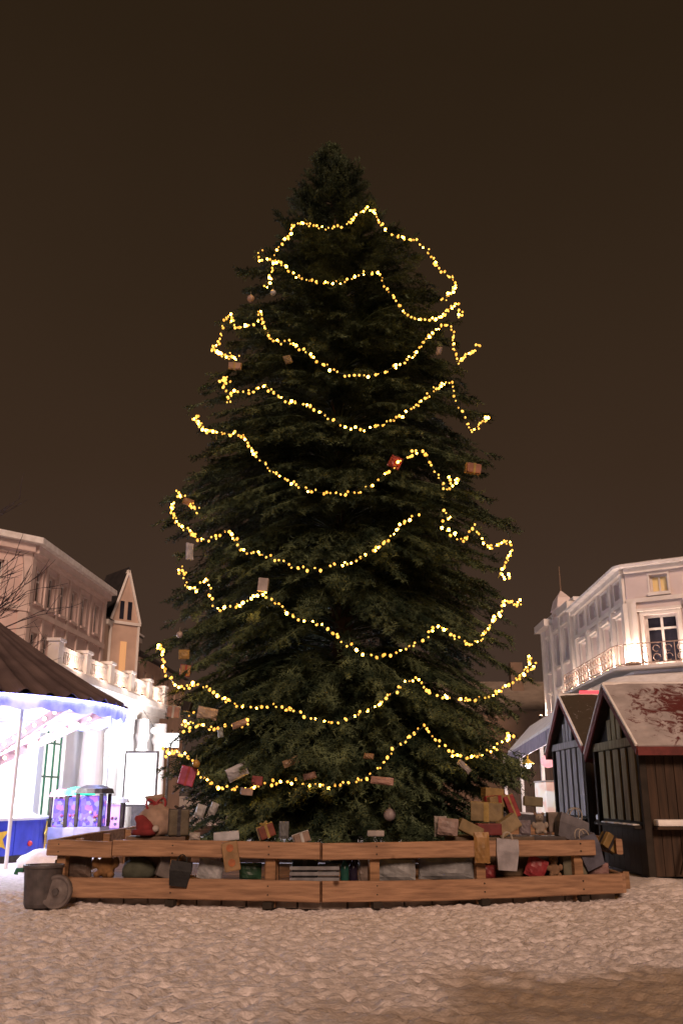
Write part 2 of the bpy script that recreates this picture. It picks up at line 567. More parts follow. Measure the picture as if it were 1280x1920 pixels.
def building_left():
    root = thing("town_house", "long three storey pale house with snowy eaves above the terrace, left of the gabled house", "building", (-15, 46, 0), "houses along the left side of the square")
    K0, K1, K2 = (-18.6, 37.6), (-14.65, 41.6), (-13.95, 52.8)
    ztop = 12.9
    holesA = []
    d1, L1 = unit(K1, K2)
    for D in (42.75, 44.35, 46.0, 47.6, 49.2, 51.35):
        u = (D - K1[1]) / d1[1]
        holesA.append((u - .38, u + .38, 10.35, 11.95))
        holesA.append((u - .38, u + .38, 7.35, 8.95))
    d0, L0 = unit(K0, K1)
    holes0 = []
    for u in (L0 - 1.7, L0 - 4.0):
        holes0.append((u - .42, u + .42, 10.35, 11.95))
        holes0.append((u - .42, u + .42, 7.35, 8.95))
    m = MB()
    facade(m, K1, d1, L1, 0, ztop, holesA)
    facade(m, K0, d0, L0, 0, ztop, holes0)
    # end and back walls
    B0, B1 = (-27, 44), (-22, 53.3)
    for P, Q in ((K2, B1), (B1, B0), (B0, K0)):
        dd, LL = unit(P, Q)
        facade(m, P, dd, LL, 0, ztop, [])
    m.build("wall", MT["wall_cream"], root)
    t = MB()
    for (P, d, L, H) in ((K1, d1, L1, holesA), (K0, d0, L0, holes0)):
        for h in H:
            surround(t, P, d, h, .08, .045, hood=False)
        wbox(t, P, d, 0, L, 9.72, 9.98, .004, .16)
        wbox(t, P, d, 0, L, 12.35, 12.52, .004, .12)
        wbox(t, P, d, 0, L, 12.52, ztop, .004, .36)
        us = [0.0, L - .42] + [(H[i][1] + H[i + 2][0]) / 2 - .12 for i in range(0, len(H) - 2, 2)]
        for i, u in enumerate(us):
            ww = .42 if i < 2 else .22
            wbox(t, P, d, u, u + ww, 9.98, 12.35, .004, .10)
            wbox(t, P, d, u, u + ww, 6.0, 9.72, .004, .10)
    t.build("cornice", MT["trim_rose"], root)
    for i, h in enumerate(holesA):
        window(root, K1, d1, h, MT["win_dark"] if i % 3 else MT["win_tan"])
    for h in holes0:
        window(root, K0, d0, h, MT["win_dark"])
    # roof: low hip, snow covered, with projecting eaves
    def off(P, d, k):
        return Vector((P[0] + d[1] * k, P[1] - d[0] * k, 0))
    e0 = off(K0, d0, .6); e2 = off(K2, d1, .6) + Vector((0, .3, 0))
    mid = off(K1, d1, .6) + Vector((0, -.28, 0))
    rf = MB()
    zs, zt = ztop + .01, ztop + .30
    ring = [e0, mid, e2, Vector((B1[0], B1[1] + .3, 0)), Vector((B0[0] - .4, B0[1], 0))]
    ridge = [Vector((-20.8, 44.2, 14.6)), Vector((-18.4, 49.6, 14.6))]
    vs = [p + Vector((0, 0, zs)) for p in ring] + [p + Vector((0, 0, zt)) for p in ring] + ridge
    fs = [(0, 1, 6, 5), (1, 2, 7, 6), (2, 3, 8, 7), (3, 4, 9, 8), (4, 0, 5, 9), (4, 3, 2, 1, 0),
          (5, 6, 10), (6, 7, 11, 10), (7, 8, 11), (8, 9, 10, 11), (9, 5, 10)]
    rf.add(vs, fs)
    rf.build("roof", MT["snow"], root)

    # gabled house
    root = thing("gabled_house", "narrow house with a steep pointed gable beside the long pale house", "building", (-14, 56, 0), "houses along the left side of the square")
    P0, P1 = (-13.93, 53.1), (-13.47, 60.4)
    d, L = unit(P0, P1)
    ze = 11.55
    gu, gw, gz = 2.35, 1.75, 14.75
    holes = []
    for u in (3.9, 5.6):
        holes.append((u - .3, u + .3, 8.0, 10.6))
    m = MB()
    facade(m, P0, d, L, 0, ze, holes)
    n = Vector((d[1], -d[0], 0)); D3 = Vector((d[0], d[1], 0)); O = Vector((P0[0], P0[1], 0))
    # oriel bay turned towards the square, carrying the pointed gable with two lancets
    ev = (n - D3 * -1.0).normalized(); fn = (n - D3).normalized()
    bw = 2.0
    A0 = O + D3 * .7 + n * .02; B0 = A0 + ev * bw; C0 = A0 + D3 * (bw * 1.42)
    V = lambda p, z: Vector((p.x, p.y, z))
    gv = [V(A0, ze), V(B0, ze), V((A0 + B0) / 2, gz)]
    back = [p - fn * 3 for p in gv]
    m.add([V(A0, 0), V(B0, 0), V(C0, 0), V(A0, ze), V(B0, ze), V(C0, ze), gv[2]], [(0, 1, 4, 3), (1, 2, 5, 4), (3, 4, 6)])
    for A, B in (((P1), (-22, 61)), ((-22, 61), (-22, 53.4)), ((-22, 53.4), P0)):
        dd, LL = unit(A, B)
        facade(m, A, dd, LL, 0, ze, [])
    m.build("wall", MT["wall_tan"], root)
    t = MB()
    for h in holes:
        surround(t, P0, d, h, .1, .06)
    wbox(t, P0, d, 0, L, ze - .3, ze - .02, .004, .18)
    for s in (0, 1):
        t.bar(gv[2] + fn * .03 + Vector((0, 0, .05)), gv[s] + fn * .03, .14, .2, up=fn)
    bd = (ev.x, ev.y); bo = (A0.x, A0.y)
    wbox(t, bo, bd, -.05, bw + .05, ze - .12, ze + .05, .004, .12)
    wbox(t, bo, bd, 0, .14, 6, ze - .13, .004, .08)
    wbox(t, bo, bd, bw - .14, bw, 6, ze - .13, .004, .08)
    t.build("cornice", MT["trim"], root)
    for i, h in enumerate(holes):
        window(root, P0, d, h, MT["win_tan"], cols=2)
    for s in (-1, 1):
        g = MB(); uc = bw / 2 + s * .26
        wbox(g, bo, bd, uc - .13, uc + .13, ze + .2, ze + 1.3, .006, .05)
        g.build("window", MT["win_dark"], root)
    g = MB(); wbox(g, bo, bd, bw / 2 - .2, bw / 2 + .2, 8.2, 10.4, .006, .05); g.build("window", MT["win_warm"], root)
    rf = MB()
    A = O + n * .3 + Vector((0, 0, ze)); B = A + D3 * L
    R0 = O - n * 4 + Vector((0, 0, 14.2)); R1 = R0 + D3 * L
    A2 = O - n * 8 + Vector((0, 0, ze)); B2 = A2 + D3 * L
    up = Vector((0, 0, .18))
    rf.add([A, B, R1, R0, A2, B2], [(0, 1, 2, 3), (3, 2, 5, 4), (0, 3, 4), (1, 5, 2), (0, 4, 5, 1)])
    # gable roof slopes
    for s in (0, 1):
        e_ = gv[s] + fn * .10 + ev * (-.10 if s == 0 else .10)
        pk = gv[2] + fn * .10 + Vector((0, 0, .14))
        q = [e_, pk, pk - fn * 3, e_ - fn * 3]
        rf.add(q + [p + Vector((0, 0, .12)) for p in q], [(0, 1, 2, 3), (7, 6, 5, 4), (0, 4, 5, 1), (1, 5, 6, 2), (2, 6, 7, 3), (3, 7, 4, 0)])
    rf.build("roof", MT["roof_dark"], root)
    sn = MB()
    q = [A + D3 * (L * .62) + up * .4, B + up * .4, A.lerp(R0, .35) + D3 * L + up * .4, A.lerp(R0, .35) + D3 * L * .62 + up * .4]
    sn.add(q + [p + Vector((0, 0, .12)) for p in q], [(3, 2, 1, 0), (4, 5, 6, 7), (0, 1, 5, 4), (1, 2, 6, 5), (2, 3, 7, 6), (3, 0, 4, 7)])
    sn.build("roof_snow", MT["snow"], root)

    # dim brown house behind the tree
    root = thing("brown_house", "dim brown house furthest along the left side, half hidden behind the decorated fir", "building", (-13.5, 66, 0), "houses along the left side of the square")
    P0, P1 = (-13.45, 60.7), (-12.6, 74.0)
    d, L = unit(P0, P1)
    holes = [(u - .35, u + .35, z, z + 1.7) for u in (1.5, 3.6, 5.7, 7.8, 9.9, 12.0) for z in (4.6, 7.9)]
    m = MB()
    facade(m, P0, d, L, 0, 10.4, holes)
    for A, B in ((P1, (-22, 74)), ((-22, 74), (-22, 60.7)), ((-22, 60.7), P0)):
        dd, LL = unit(A, B)
        facade(m, A, dd, LL, 0, 10.4, [])
    m.build("wall", MT["wall_tan"], root)
    for i, h in enumerate(holes):
        window(root, P0, d, h, MT["win_warm"] if i in (0, 5) else MT["win_dark"])
    rf = MB()
    n = Vector((d[1], -d[0], 0)); D3 = Vector((d[0], d[1], 0)); O = Vector((P0[0], P0[1], 10.4))
    A = O + n * .4; B = A + D3 * L; R0 = O - n * 4 + Vector((0, 0, 2.6)); R1 = R0 + D3 * L; A2 = O - n * 8; B2 = A2 + D3 * L
    rf.add([A, B, R1, R0, A2, B2], [(0, 1, 2, 3), (3, 2, 5, 4), (0, 3, 4), (1, 5, 2), (0, 4, 5, 1)])
    rf.build("roof", MT["roof_dark"], root)
    cb = MB(); cb.box((-15.2, 64, 11.6), (-14.4, 64.8, 13.6), .03); cb.build("chimney", MT["wall_dull"], root)
building_left()


def pavilion():
    P0, P1 = (-10.02, 31.0), (-9.073, 45.8)
    d, L = unit(P0, P1)
    n = Vector((d[1], -d[0], 0)); D3 = Vector((d[0], d[1], 0)); O = Vector((P0[0], P0[1], 0))
    root = thing("arcade_building", "low white columned arcade with a lit terrace on its roof, behind the carousel", "building", (-10, 38, 0))
    U = lambda D: (D - P0[1]) / d[1]
    big = (U(31.5), U(33.5), .75, 3.95)
    door = (U(36.3), U(37.4), .05, 3.6)
    door2 = (U(38.0), U(39.1), .05, 3.6)
    shop = (U(39.8), U(41.6), .5, 3.7)
    shop2 = (U(42.4), U(44.4), .5, 3.7)
    tr = (U(38.55), U(40.3), 4.15, 4.75)
    tr2 = (U(42.6), U(44.3), 4.15, 4.75)
    holes = [big, door, door2, shop, shop2, tr, tr2]
    m = MB()
    facade(m, P0, d, L, 0, 5.2, holes)
    E = (-16.5, 31.4)
    dd, LL = unit(E, P0)
    facade(m, E, dd, LL, 0, 5.2, [(2.3, 3.6, .8, 3.9), (4.6, 5.9, .8, 3.9)])
    Q1 = (-13.7, 46.2)
    dd2, LL2 = unit(P1, Q1)
    facade(m, P1, dd2, LL2, 0, 5.2, [])
    m.build("wall", MT["pav"], root)
    window(root, P0, d, big, MT["win_glow"], cols=3, rows=(.45, .8), framemat=MT["green_plastic"])
    window(root, P0, d, door, MT["win_glow"], cols=1, rows=(.75,))
    window(root, P0, d, door2, MT["win_glow"], cols=1, rows=(.75,))
    window(root, P0, d, shop, MT["poster_glow"], cols=2, rows=(.8,))
    window(root, P0, d, shop2, MT["poster_glow"], cols=2, rows=(.8,))
    window(root, P0, d, tr, MT["win_dark"], cols=2, rows=())
    window(root, P0, d, tr2, MT["win_dark"], cols=2, rows=())
    for h in ((2.3, 3.6, .8, 3.9), (4.6, 5.9, .8, 3.9)):
        window(root, E, dd, h, MT["win_glow"], cols=2, rows=(.7,))
    t = MB()
    wbox(t, P0, d, 0, L, 4.85, 5.2, .004, .10)
    wbox(t, P0, d, -.3, L + .3, 5.2, 5.52, -7.0, .30)
    wbox(t, P0, d, -.5, L + .5, 5.52, 5.75, -7.0, .55)
    t.build("cornice", MT["trim"], root)
    sn = MB()
    wbox(sn, P0, d, -.45, L + .45, 5.752, 5.84, -4.0, .5, .03)
    sn.build("roof_snow", MT["snow"], root)
    for D, w in ((34.75, .46), (36.0, .24), (37.7, .24), (39.4, .24), (42.0, .24), (44.8, .30)):
        c = MB()
        p = O + D3 * U(D) + n * (w + .12)
        c.lathe([(w * 1.25, 0), (w * 1.25, .25), (w * 1.1, .33), (w, .4), (w * .97, 2), (w * .86, 3.75), (w * .9, 3.85), (w * 1.1, 3.95), (w * 1.25, 4.05), (w * 1.25, 4.2), (w * 1.05, 4.22), (w * 1.05, 4.85)], p, 20)
        c.build("column", MT["pav"], root, smooth=False)
    # balustrade bays between pedestals
    ped = [0.2, 3.1, 6.0, 8.9, 11.8, L - .2]
    for u in ped:
        p = MB()
        wbox(p, P0, d, u - .24, u + .24, 5.84, 6.62, .0, .40, .02)
        wbox(p, P0, d, u - .30, u + .30, 6.622, 6.74, -.05, .45, .02)
        p.build("pedestal", MT["trim"], root)
    for a, b in zip(ped, ped[1:]):
        q = MB()
        wbox(q, P0, d, a + .25, b - .25, 6.42, 6.54, .10, .30)
        wbox(q, P0, d, a + .25, b - .25, 5.85, 5.95, .10, .30)
        k = int((b - a - .6) / .2)
        for i in range(k):
            u = a + .36 + i * (b - a - .72) / (k - 1)
            pp = O + D3 * u + n * .2
            q.lathe([(.045, 5.95), (.075, 6.06), (.04, 6.22), (.055, 6.36), (.045, 6.42)], pp, 8)
        q.build("balustrade", MT["trim"], root)
    # added floodlights, no such fixtures seen, brightening the balustrade front and houses behind
    for i, u in enumerate((1.6, 4.5, 7.4, 10.3, 13.2)):
        p = O + D3 * u + n * .44
        lamp = thing("terrace_light", ["small warm floodlight on the arcade cornice nearest the carousel roof", "small warm floodlight second along the arcade cornice", "small warm floodlight midway along the arcade cornice", "small warm floodlight fourth along the arcade cornice", "small warm floodlight at the far end of the arcade cornice"][i], "lamp", (p.x, p.y, 5.842), "floodlights along the arcade cornice")
        a = MB(); a.box((-.05, -.12, 0), (.05, .12, .07), .01); a.build("housing", MT["iron"], lamp, local=True)
        g = MB(); g.box((-.035, -.10, .072), (.035, .10, .085)); g.build("lens", MT["amber"], lamp, local=True)
        l_ = cyl_light("terrace_beam", (0, 0, .3), 42, (1.0, .70, .54), .08); l_.parent = lamp
        l_.location = (.25, 0, .30)
    # wall lamps under the cornice
    for i, D in enumerate((36.85, 38.55)):
        p = O + D3 * U(D) + n * .35
        lamp = thing("wall_lamp", ["white globe wall lamp over the first arcade door", "white globe wall lamp over the second arcade door"][i], "lamp", (p.x, p.y, 3.85), "globe lamps over the arcade doors")
        g = MB(); g.ico((0, 0, 0), .15, 2); g.build("globe", MT["white_glow"], lamp, local=True, smooth=True)
        b = MB(); b.bar((-.14, 0, .0), (-.345, 0, .08), .05, .05); b.build("bracket", MT["iron"], lamp, local=True)
        l_ = cyl_light("wall_light", (0, 0, 0), 300, (.86, .90, 1.0), .15); l_.parent = lamp
        l_.location = (.45, -.2, .0)
    for i, D in enumerate((41.2,)):
        p = O + D3 * U(D) + n * 1.1
        lamp = thing("hanging_lamp", "round white lamp hanging before the shop windows of the arcade", "lamp", (p.x, p.y, 4.3))
        g = MB(); g.ico((0, 0, 0), .14, 2); g.build("globe", MT["white_glow"], lamp, local=True, smooth=True)
        b = MB(); b.tube([(0, 0, .14), (-.55, 0, .9)], .012, 6); b.build("cable", MT["iron"], lamp, local=True)
        l_ = cyl_light("shop_light", (0, 0, 0), 420, (1, .96, .93), .15); l_.parent = lamp
        l_.location = (.2, 0, 0)
pavilion()


def building_right():
    root = thing("corner_house", "white corner house with uplit pilasters and an iron balcony above the snowy canopy", "building", (12, 38, 0), "houses along the right side of the square")
    A, K, B = (11.3, 43.5), (11.1, 34.75), (18.5, 30.2)
    d1, L1 = unit(A, K)
    d2, L2 = unit(K, B)
    ztop = 10.05
    def H(px0, px1, py0, py1):
        u0, za = on_wall(px0, py1, K, d2)
        u1, zb = on_wall(px1, py0, K, d2)
        return (u0, u1, za, zb)
    attic = H(1219, 1249, 1075, 1112)
    tall = H(1215, 1268, 1148, 1248)
    tall = (tall[0], tall[1], 6.3, tall[3])
    tall2 = (tall[0] + 2.6, tall[1] + 2.6, 6.3, tall[3])
    attic2 = (attic[0] + 2.6, attic[1] + 2.6, attic[2], attic[3])
    h2 = [attic, tall, attic2, tall2]
    h1 = []
    for u in (1.5, 3.6, 5.7, 7.75):
        h1.append((u - .45, u + .45, 9.1, 9.72))
        h1.append((u - .5, u + .5, 6.3, 8.3))
    m = MB()
    facade(m, A, d1, L1, 0, ztop, h1)
    facade(m, K, d2, L2, 0, ztop, h2)
    for P, Q in ((B, (22, 36)), ((22, 36), (20, 43.6)), ((20, 43.6), A)):
        dd, LL = unit(P, Q); facade(m, P, dd, LL, 0, ztop, [])
    m.build("wall", MT["wall_white"], root)
    t = MB()
    for (P, d, L) in ((A, d1, L1), (K, d2, L2)):
        wbox(t, P, d, 0, L, 8.68, 8.84, .004, .14)
        wbox(t, P, d, 0, L, 9.86, ztop, .004, .22)
    for h in (tall, tall2):
        surround(t, K, d2, h, .14, .06, sill=False)
    for h in (attic, attic2):
        surround(t, K, d2, h, .07, .04, hood=False)
    for i, h in enumerate(h1):
        surround(t, A, d1, h, .1, .06, hood=bool(i % 2), sill=False)
    p1 = (.25, 2.55, 4.65, 6.75, 8.5)
    for u in p1:
        wbox(t, A, d1, u - .16, u + .16, 6.2, 8.68, .004, .16)
        wbox(t, A, d1, u - .16, u + .16, 8.84, 9.86, .004, .12)
    p2 = (.2, tall[0] - .55, tall[1] + .45, tall2[1] + .6)
    for u in p2:
        wbox(t, K, d2, u - .16, u + .16, 6.2, 8.68, .004, .16)
    t.build("cornice", MT["trim"], root)
    window(root, K, d2, tall, MT["win_dark"], cols=2, rows=(.72,), fr=.1)
    window(root, K, d2, tall2, MT["win_dark"], cols=2, rows=(.72,), fr=.1)
    window(root, K, d2, attic, MT["win_faint"], cols=2, rows=())
    window(root, K, d2, attic2, MT["win_dark"], cols=2, rows=())
    for i, h in enumerate(h1):
        window(root, A, d1, h, MT["win_tan"] if i != 3 else MT["win_dark"], cols=2, rows=(() if i % 2 == 0 else (.72,)))
    # offsets of the wall line
    nA = Vector((d1[1], -d1[0])); nB = Vector((d2[1], -d2[0]))
    def path(k, rnd=7):
        pts = [Vector((A[0] + nA.x * (k if k < 1.1 else 1.1 + (k - 1.1) * .2), A[1]))]
        for i in range(rnd):
            a = i / (rnd - 1)
            nn = (nA * (1 - a) + nB * a).normalized()
            pts.append(Vector((K[0] + nn.x * k, K[1] + nn.y * k)))
        pts.append(Vector((B[0] + nB.x * k, B[1] + nB.y * k)))
        return pts
    def strip(mb, sects):
        """closed section swept along the wall line; sects = [(k, z), ...]"""
        rows = [[Vector((p.x, p.y, z)) for p in path(k)] for k, z in sects]
        cnt = len(rows[0]); b = len(mb.v)
        for r_ in rows: mb.v += [tuple(p) for p in r_]
        ns = len(rows)
        for s in range(ns):
            for i in range(cnt - 1):
                a0 = b + s * cnt + i; c0 = b + ((s + 1) % ns) * cnt + i
                mb.f.append((a0, a0 + 1, c0 + 1, c0))
        mb.f.append(tuple(b + s * cnt for s in range(ns)))
        mb.f.append(tuple(b + s * cnt + cnt - 1 for s in range(ns))[::-1])
    cn = MB(); strip(cn, [(.25, 10.055), (.45, 10.055), (.48, 10.15), (.2, 10.24), (-1.5, 10.5), (-1.5, 10.055)])
    cn.build("roof", MT["snow"], root)
    bl = MB(); strip(bl, [(.004, 6.08), (.80, 6.08), (.84, 6.14), (.80, 6.2), (.004, 6.2)])
    bl.build("balcony", MT["trim"], root)
    # wrought iron balcony railing with scrolls
    ir = MB()
    pts = [Vector((p.x, p.y, 0)) for p in path(.74)]
    for z in (6.28, 7.0):
        ir.tube([p + Vector((0, 0, z)) for p in pts], .022, 6)
    seg = [(pts[i], pts[i + 1]) for i in range(len(pts) - 1)]
    for P, Q in seg:
        L = (Q - P).length
        k = max(1, int(L / .42))
        for i in range(k):
            a = P.lerp(Q, i / k); b = P.lerp(Q, (i + 1) / k); c = (a + b) / 2
            ir.tube([a + Vector((0, 0, 6.2)), a + Vector((0, 0, 7.0))], .012, 5)
            if L > .5:
                dv = (b - a).normalized()
                for (zz, rr) in ((6.45, .13), (6.78, .12)):
                    ir.tube([c + dv * (rr * math.cos(t_)) + Vector((0, 0, zz + rr * math.sin(t_))) for t_ in np.linspace(0, 5.2, 10)], .016, 4)
    ir.build("railing", M("pale_iron", (.42, .30, .24), (.25, .17, .14), 6, .5), root)
    cp = MB(); strip(cp, [(.004, 5.96), (.9, 5.80), (2.3, 5.0), (2.4, 4.86), (2.35, 4.6), (.004, 4.9)])
    cp.build("canopy", MT["snow"], root)
    # uplights at the pilaster feet
    k = 0
    names = ["small uplight on the balcony at the far end of the white corner house", "small uplight under the second pilaster from the far end of the corner house",
             "small uplight under the middle pilaster of the corner house", "small uplight under the fourth pilaster of the corner house", "small uplight nearest the bend of the corner house wall",
             "bright floodlight on the balcony just round the bend of the corner house", "bright floodlight left of the tall dark balcony window", "small uplight right of the tall dark balcony window", "small uplight at the outer end of the balcony"]
    for P, d, us, nn in ((A, d1, p1, nA), (K, d2, p2, nB)):
        for u in us:
            q = Vector((P[0] + d[0] * u + nn.x * .42, P[1] + d[1] * u + nn.y * .42, 6.2))
            big = k in (5, 6)
            up = thing("uplight", names[k], "lamp", q, "uplights at the pilaster feet")
            a = MB(); s = .11 if not big else .2
            a.lathe([(s, 0), (s, .08), (s * .85, .12), (s * .85, .16)], (0, 0, 0), 12); a.build("housing", MT["iron"], up, local=True)
            g = MB(); g.lathe([(s * .8, .162), (s * .8, .18), (0, .20)], (0, 0, 0), 12); g.build("lens", MT["amber"], up, local=True)
            l_ = cyl_light("uplight_beam", (0, 0, 0), 70 if not big else 100, (1.0, .74, .58), .06); l_.parent = up
            l_.location = (-nn.x * .08, -nn.y * .08, .34)
            k += 1

    # next house: narrow with a pinnacle
    root = thing("pinnacle_house", "narrow pale house with pointed pinnacle and thin pole, beyond the white corner house", "building", (12, 47, 0), "houses along the right side of the square")
    P0, P1 = (11.45, 51.2), (11.35, 43.9)
    d, L = unit(P0, P1)
    holes = [(u - .4, u + .4, z, z + 1.7) for u in (1.6, 5.7) for z in (5.0, 8.0)] + [(3.25, 4.05, 5.0, 6.7), (3.25, 4.05, 8.0, 9.7)]
    m = MB()
    facade(m, P0, d, L, 0, 10.7, holes)
    for A_, B_ in ((P1, (20, 44)), ((20, 44), (20, 51.2)), ((20, 51.2), P0)):
        dd, LL = unit(A_, B_); facade(m, A_, dd, LL, 0, 10.7, [])
    wbox(m, P0, d, 3.0, 4.6, 10.7, 10.95, -.65, .12)
    n3 = Vector((d[1], -d[0], 0)); D3 = Vector((d[0], d[1], 0)); O = Vector((P0[0], P0[1], 0))
    def pt(u, k, z): return O + D3 * u + n3 * k + Vector((0, 0, z))
    q = [pt(2.95, .17, 10.951), pt(4.65, .17, 10.951), pt(4.65, -.7, 10.951), pt(2.95, -.7, 10.951)]
    mid_ = [pt(3.2, .05, 11.5), pt(4.4, .05, 11.5), pt(4.4, -.58, 11.5), pt(3.2, -.58, 11.5)]
    tipq = pt(3.8, -.27, 12.0)
    m.add(q + mid_ + [tipq], [(3, 2, 1, 0)] + [(i, (i + 1) % 4, 4 + (i + 1) % 4, 4 + i) for i in range(4)] + [(4 + i, 4 + (i + 1) % 4, 8) for i in range(4)])
    q = [q[0], q[1], tipq]
    m.build("wall", MT["wall_white"], root)
    t = MB()
    for h in holes: surround(t, P0, d, h, .12, .06)
    wbox(t, P0, d, -.3, 2.45, 10.35, 10.72, .004, .45)
    wbox(t, P0, d, 4.85, L, 10.35, 10.72, .004, .3)
    for u in (.3, 2.5, 4.8, L - .3):
        wbox(t, P0, d, u - .2, u + .2, 0, 10.34, .004, .2)
    t.build("cornice", MT["trim"], root)
    for i, h in enumerate(holes):
        window(root, P0, d, h, MT["win_warm"] if i == 4 else MT["win_tan"])
    rf = MB(); rf.box((11.4, 43.95, 10.73), (20, 51.1, 10.95), .03); rf.build("roof", MT["snow"], root)
    pl = MB(); pl.tube([q[2] + Vector((0, 0, -.1)), q[2] + Vector((0, 0, 1.3))], [.05, .03], 6); pl.build("pole", MT["wall_dull"], root)
    for i, u in enumerate((.3, 4.8)):
        qq = Vector((P0[0] + d[0] * u + n3.x * .5, P0[1] + d[1] * u + n3.y * .5, 5.6))
        up = thing("uplight", ["small uplight on the left edge of the narrow pinnacle house", "small uplight beside the middle window of the narrow pinnacle house"][i], "lamp", qq, "uplights at the pilaster feet")
        a = MB(); a.lathe([(.11, 0), (.11, .08), (.09, .12), (.09, .16)], (0, 0, 0), 12); a.build("housing", MT["iron"], up, local=True)
        b = MB(); b.bar((-n3.x * .05, -n3.y * .05, .04), (-n3.x * .28, -n3.y * .28, .04), .04, .04); b.build("bracket", MT["iron"], up, local=True)
        g = MB(); g.lathe([(.085, .162), (.085, .18), (0, .2)], (0, 0, 0), 12); g.build("lens", MT["amber"], up, local=True)
        l_ = cyl_light("uplight_beam", (0, 0, 0), 60, (1, .7, .52), .06); l_.parent = up; l_.location = (0, 0, .35)

    # low far house closing the street
    root = thing("far_house", "low dull house with a snowy roof closing the far end of the street", "building", (8, 60, 0))
    P0 = (3.0, 58.0); d = (1, 0)
    holes = [(u, u + .9, 3.2, 4.9) for u in (1.2, 3.4, 5.6, 7.8, 10.0)]
    m = MB(); facade(m, P0, d, 12, 0, 6.6, holes)
    for A_, B_ in (((15, 58), (15, 66)), ((15, 66), (3, 66)), ((3, 66), (3, 58))):
        dd, LL = unit(A_, B_); facade(m, A_, dd, LL, 0, 6.6, [])
    m.build("wall", MT["wall_dull"], root)
    for i, h in enumerate(holes): window(root, P0, d, h, MT["win_warm"] if i in (2, 4) else MT["win_dark"])
    rf = MB()
    rf.add([(2.7, 57.5, 6.6), (15.3, 57.5, 6.6), (15.3, 62, 8.9), (2.7, 62, 8.9), (2.7, 66.5, 6.6), (15.3, 66.5, 6.6)], [(0, 1, 2, 3), (3, 2, 5, 4), (0, 3, 4), (1, 5, 2), (0, 4, 5, 1)])
    rf.build("roof", M("dull_snow", (.26, .21, .17), (.19, .15, .12), 1.5, .9), root)
    cb = MB(); cb.box((11.2, 60.5, 8.0), (12.0, 61.3, 10.0), .03); cb.build("chimney", MT["wall_dull"], root)
building_right()


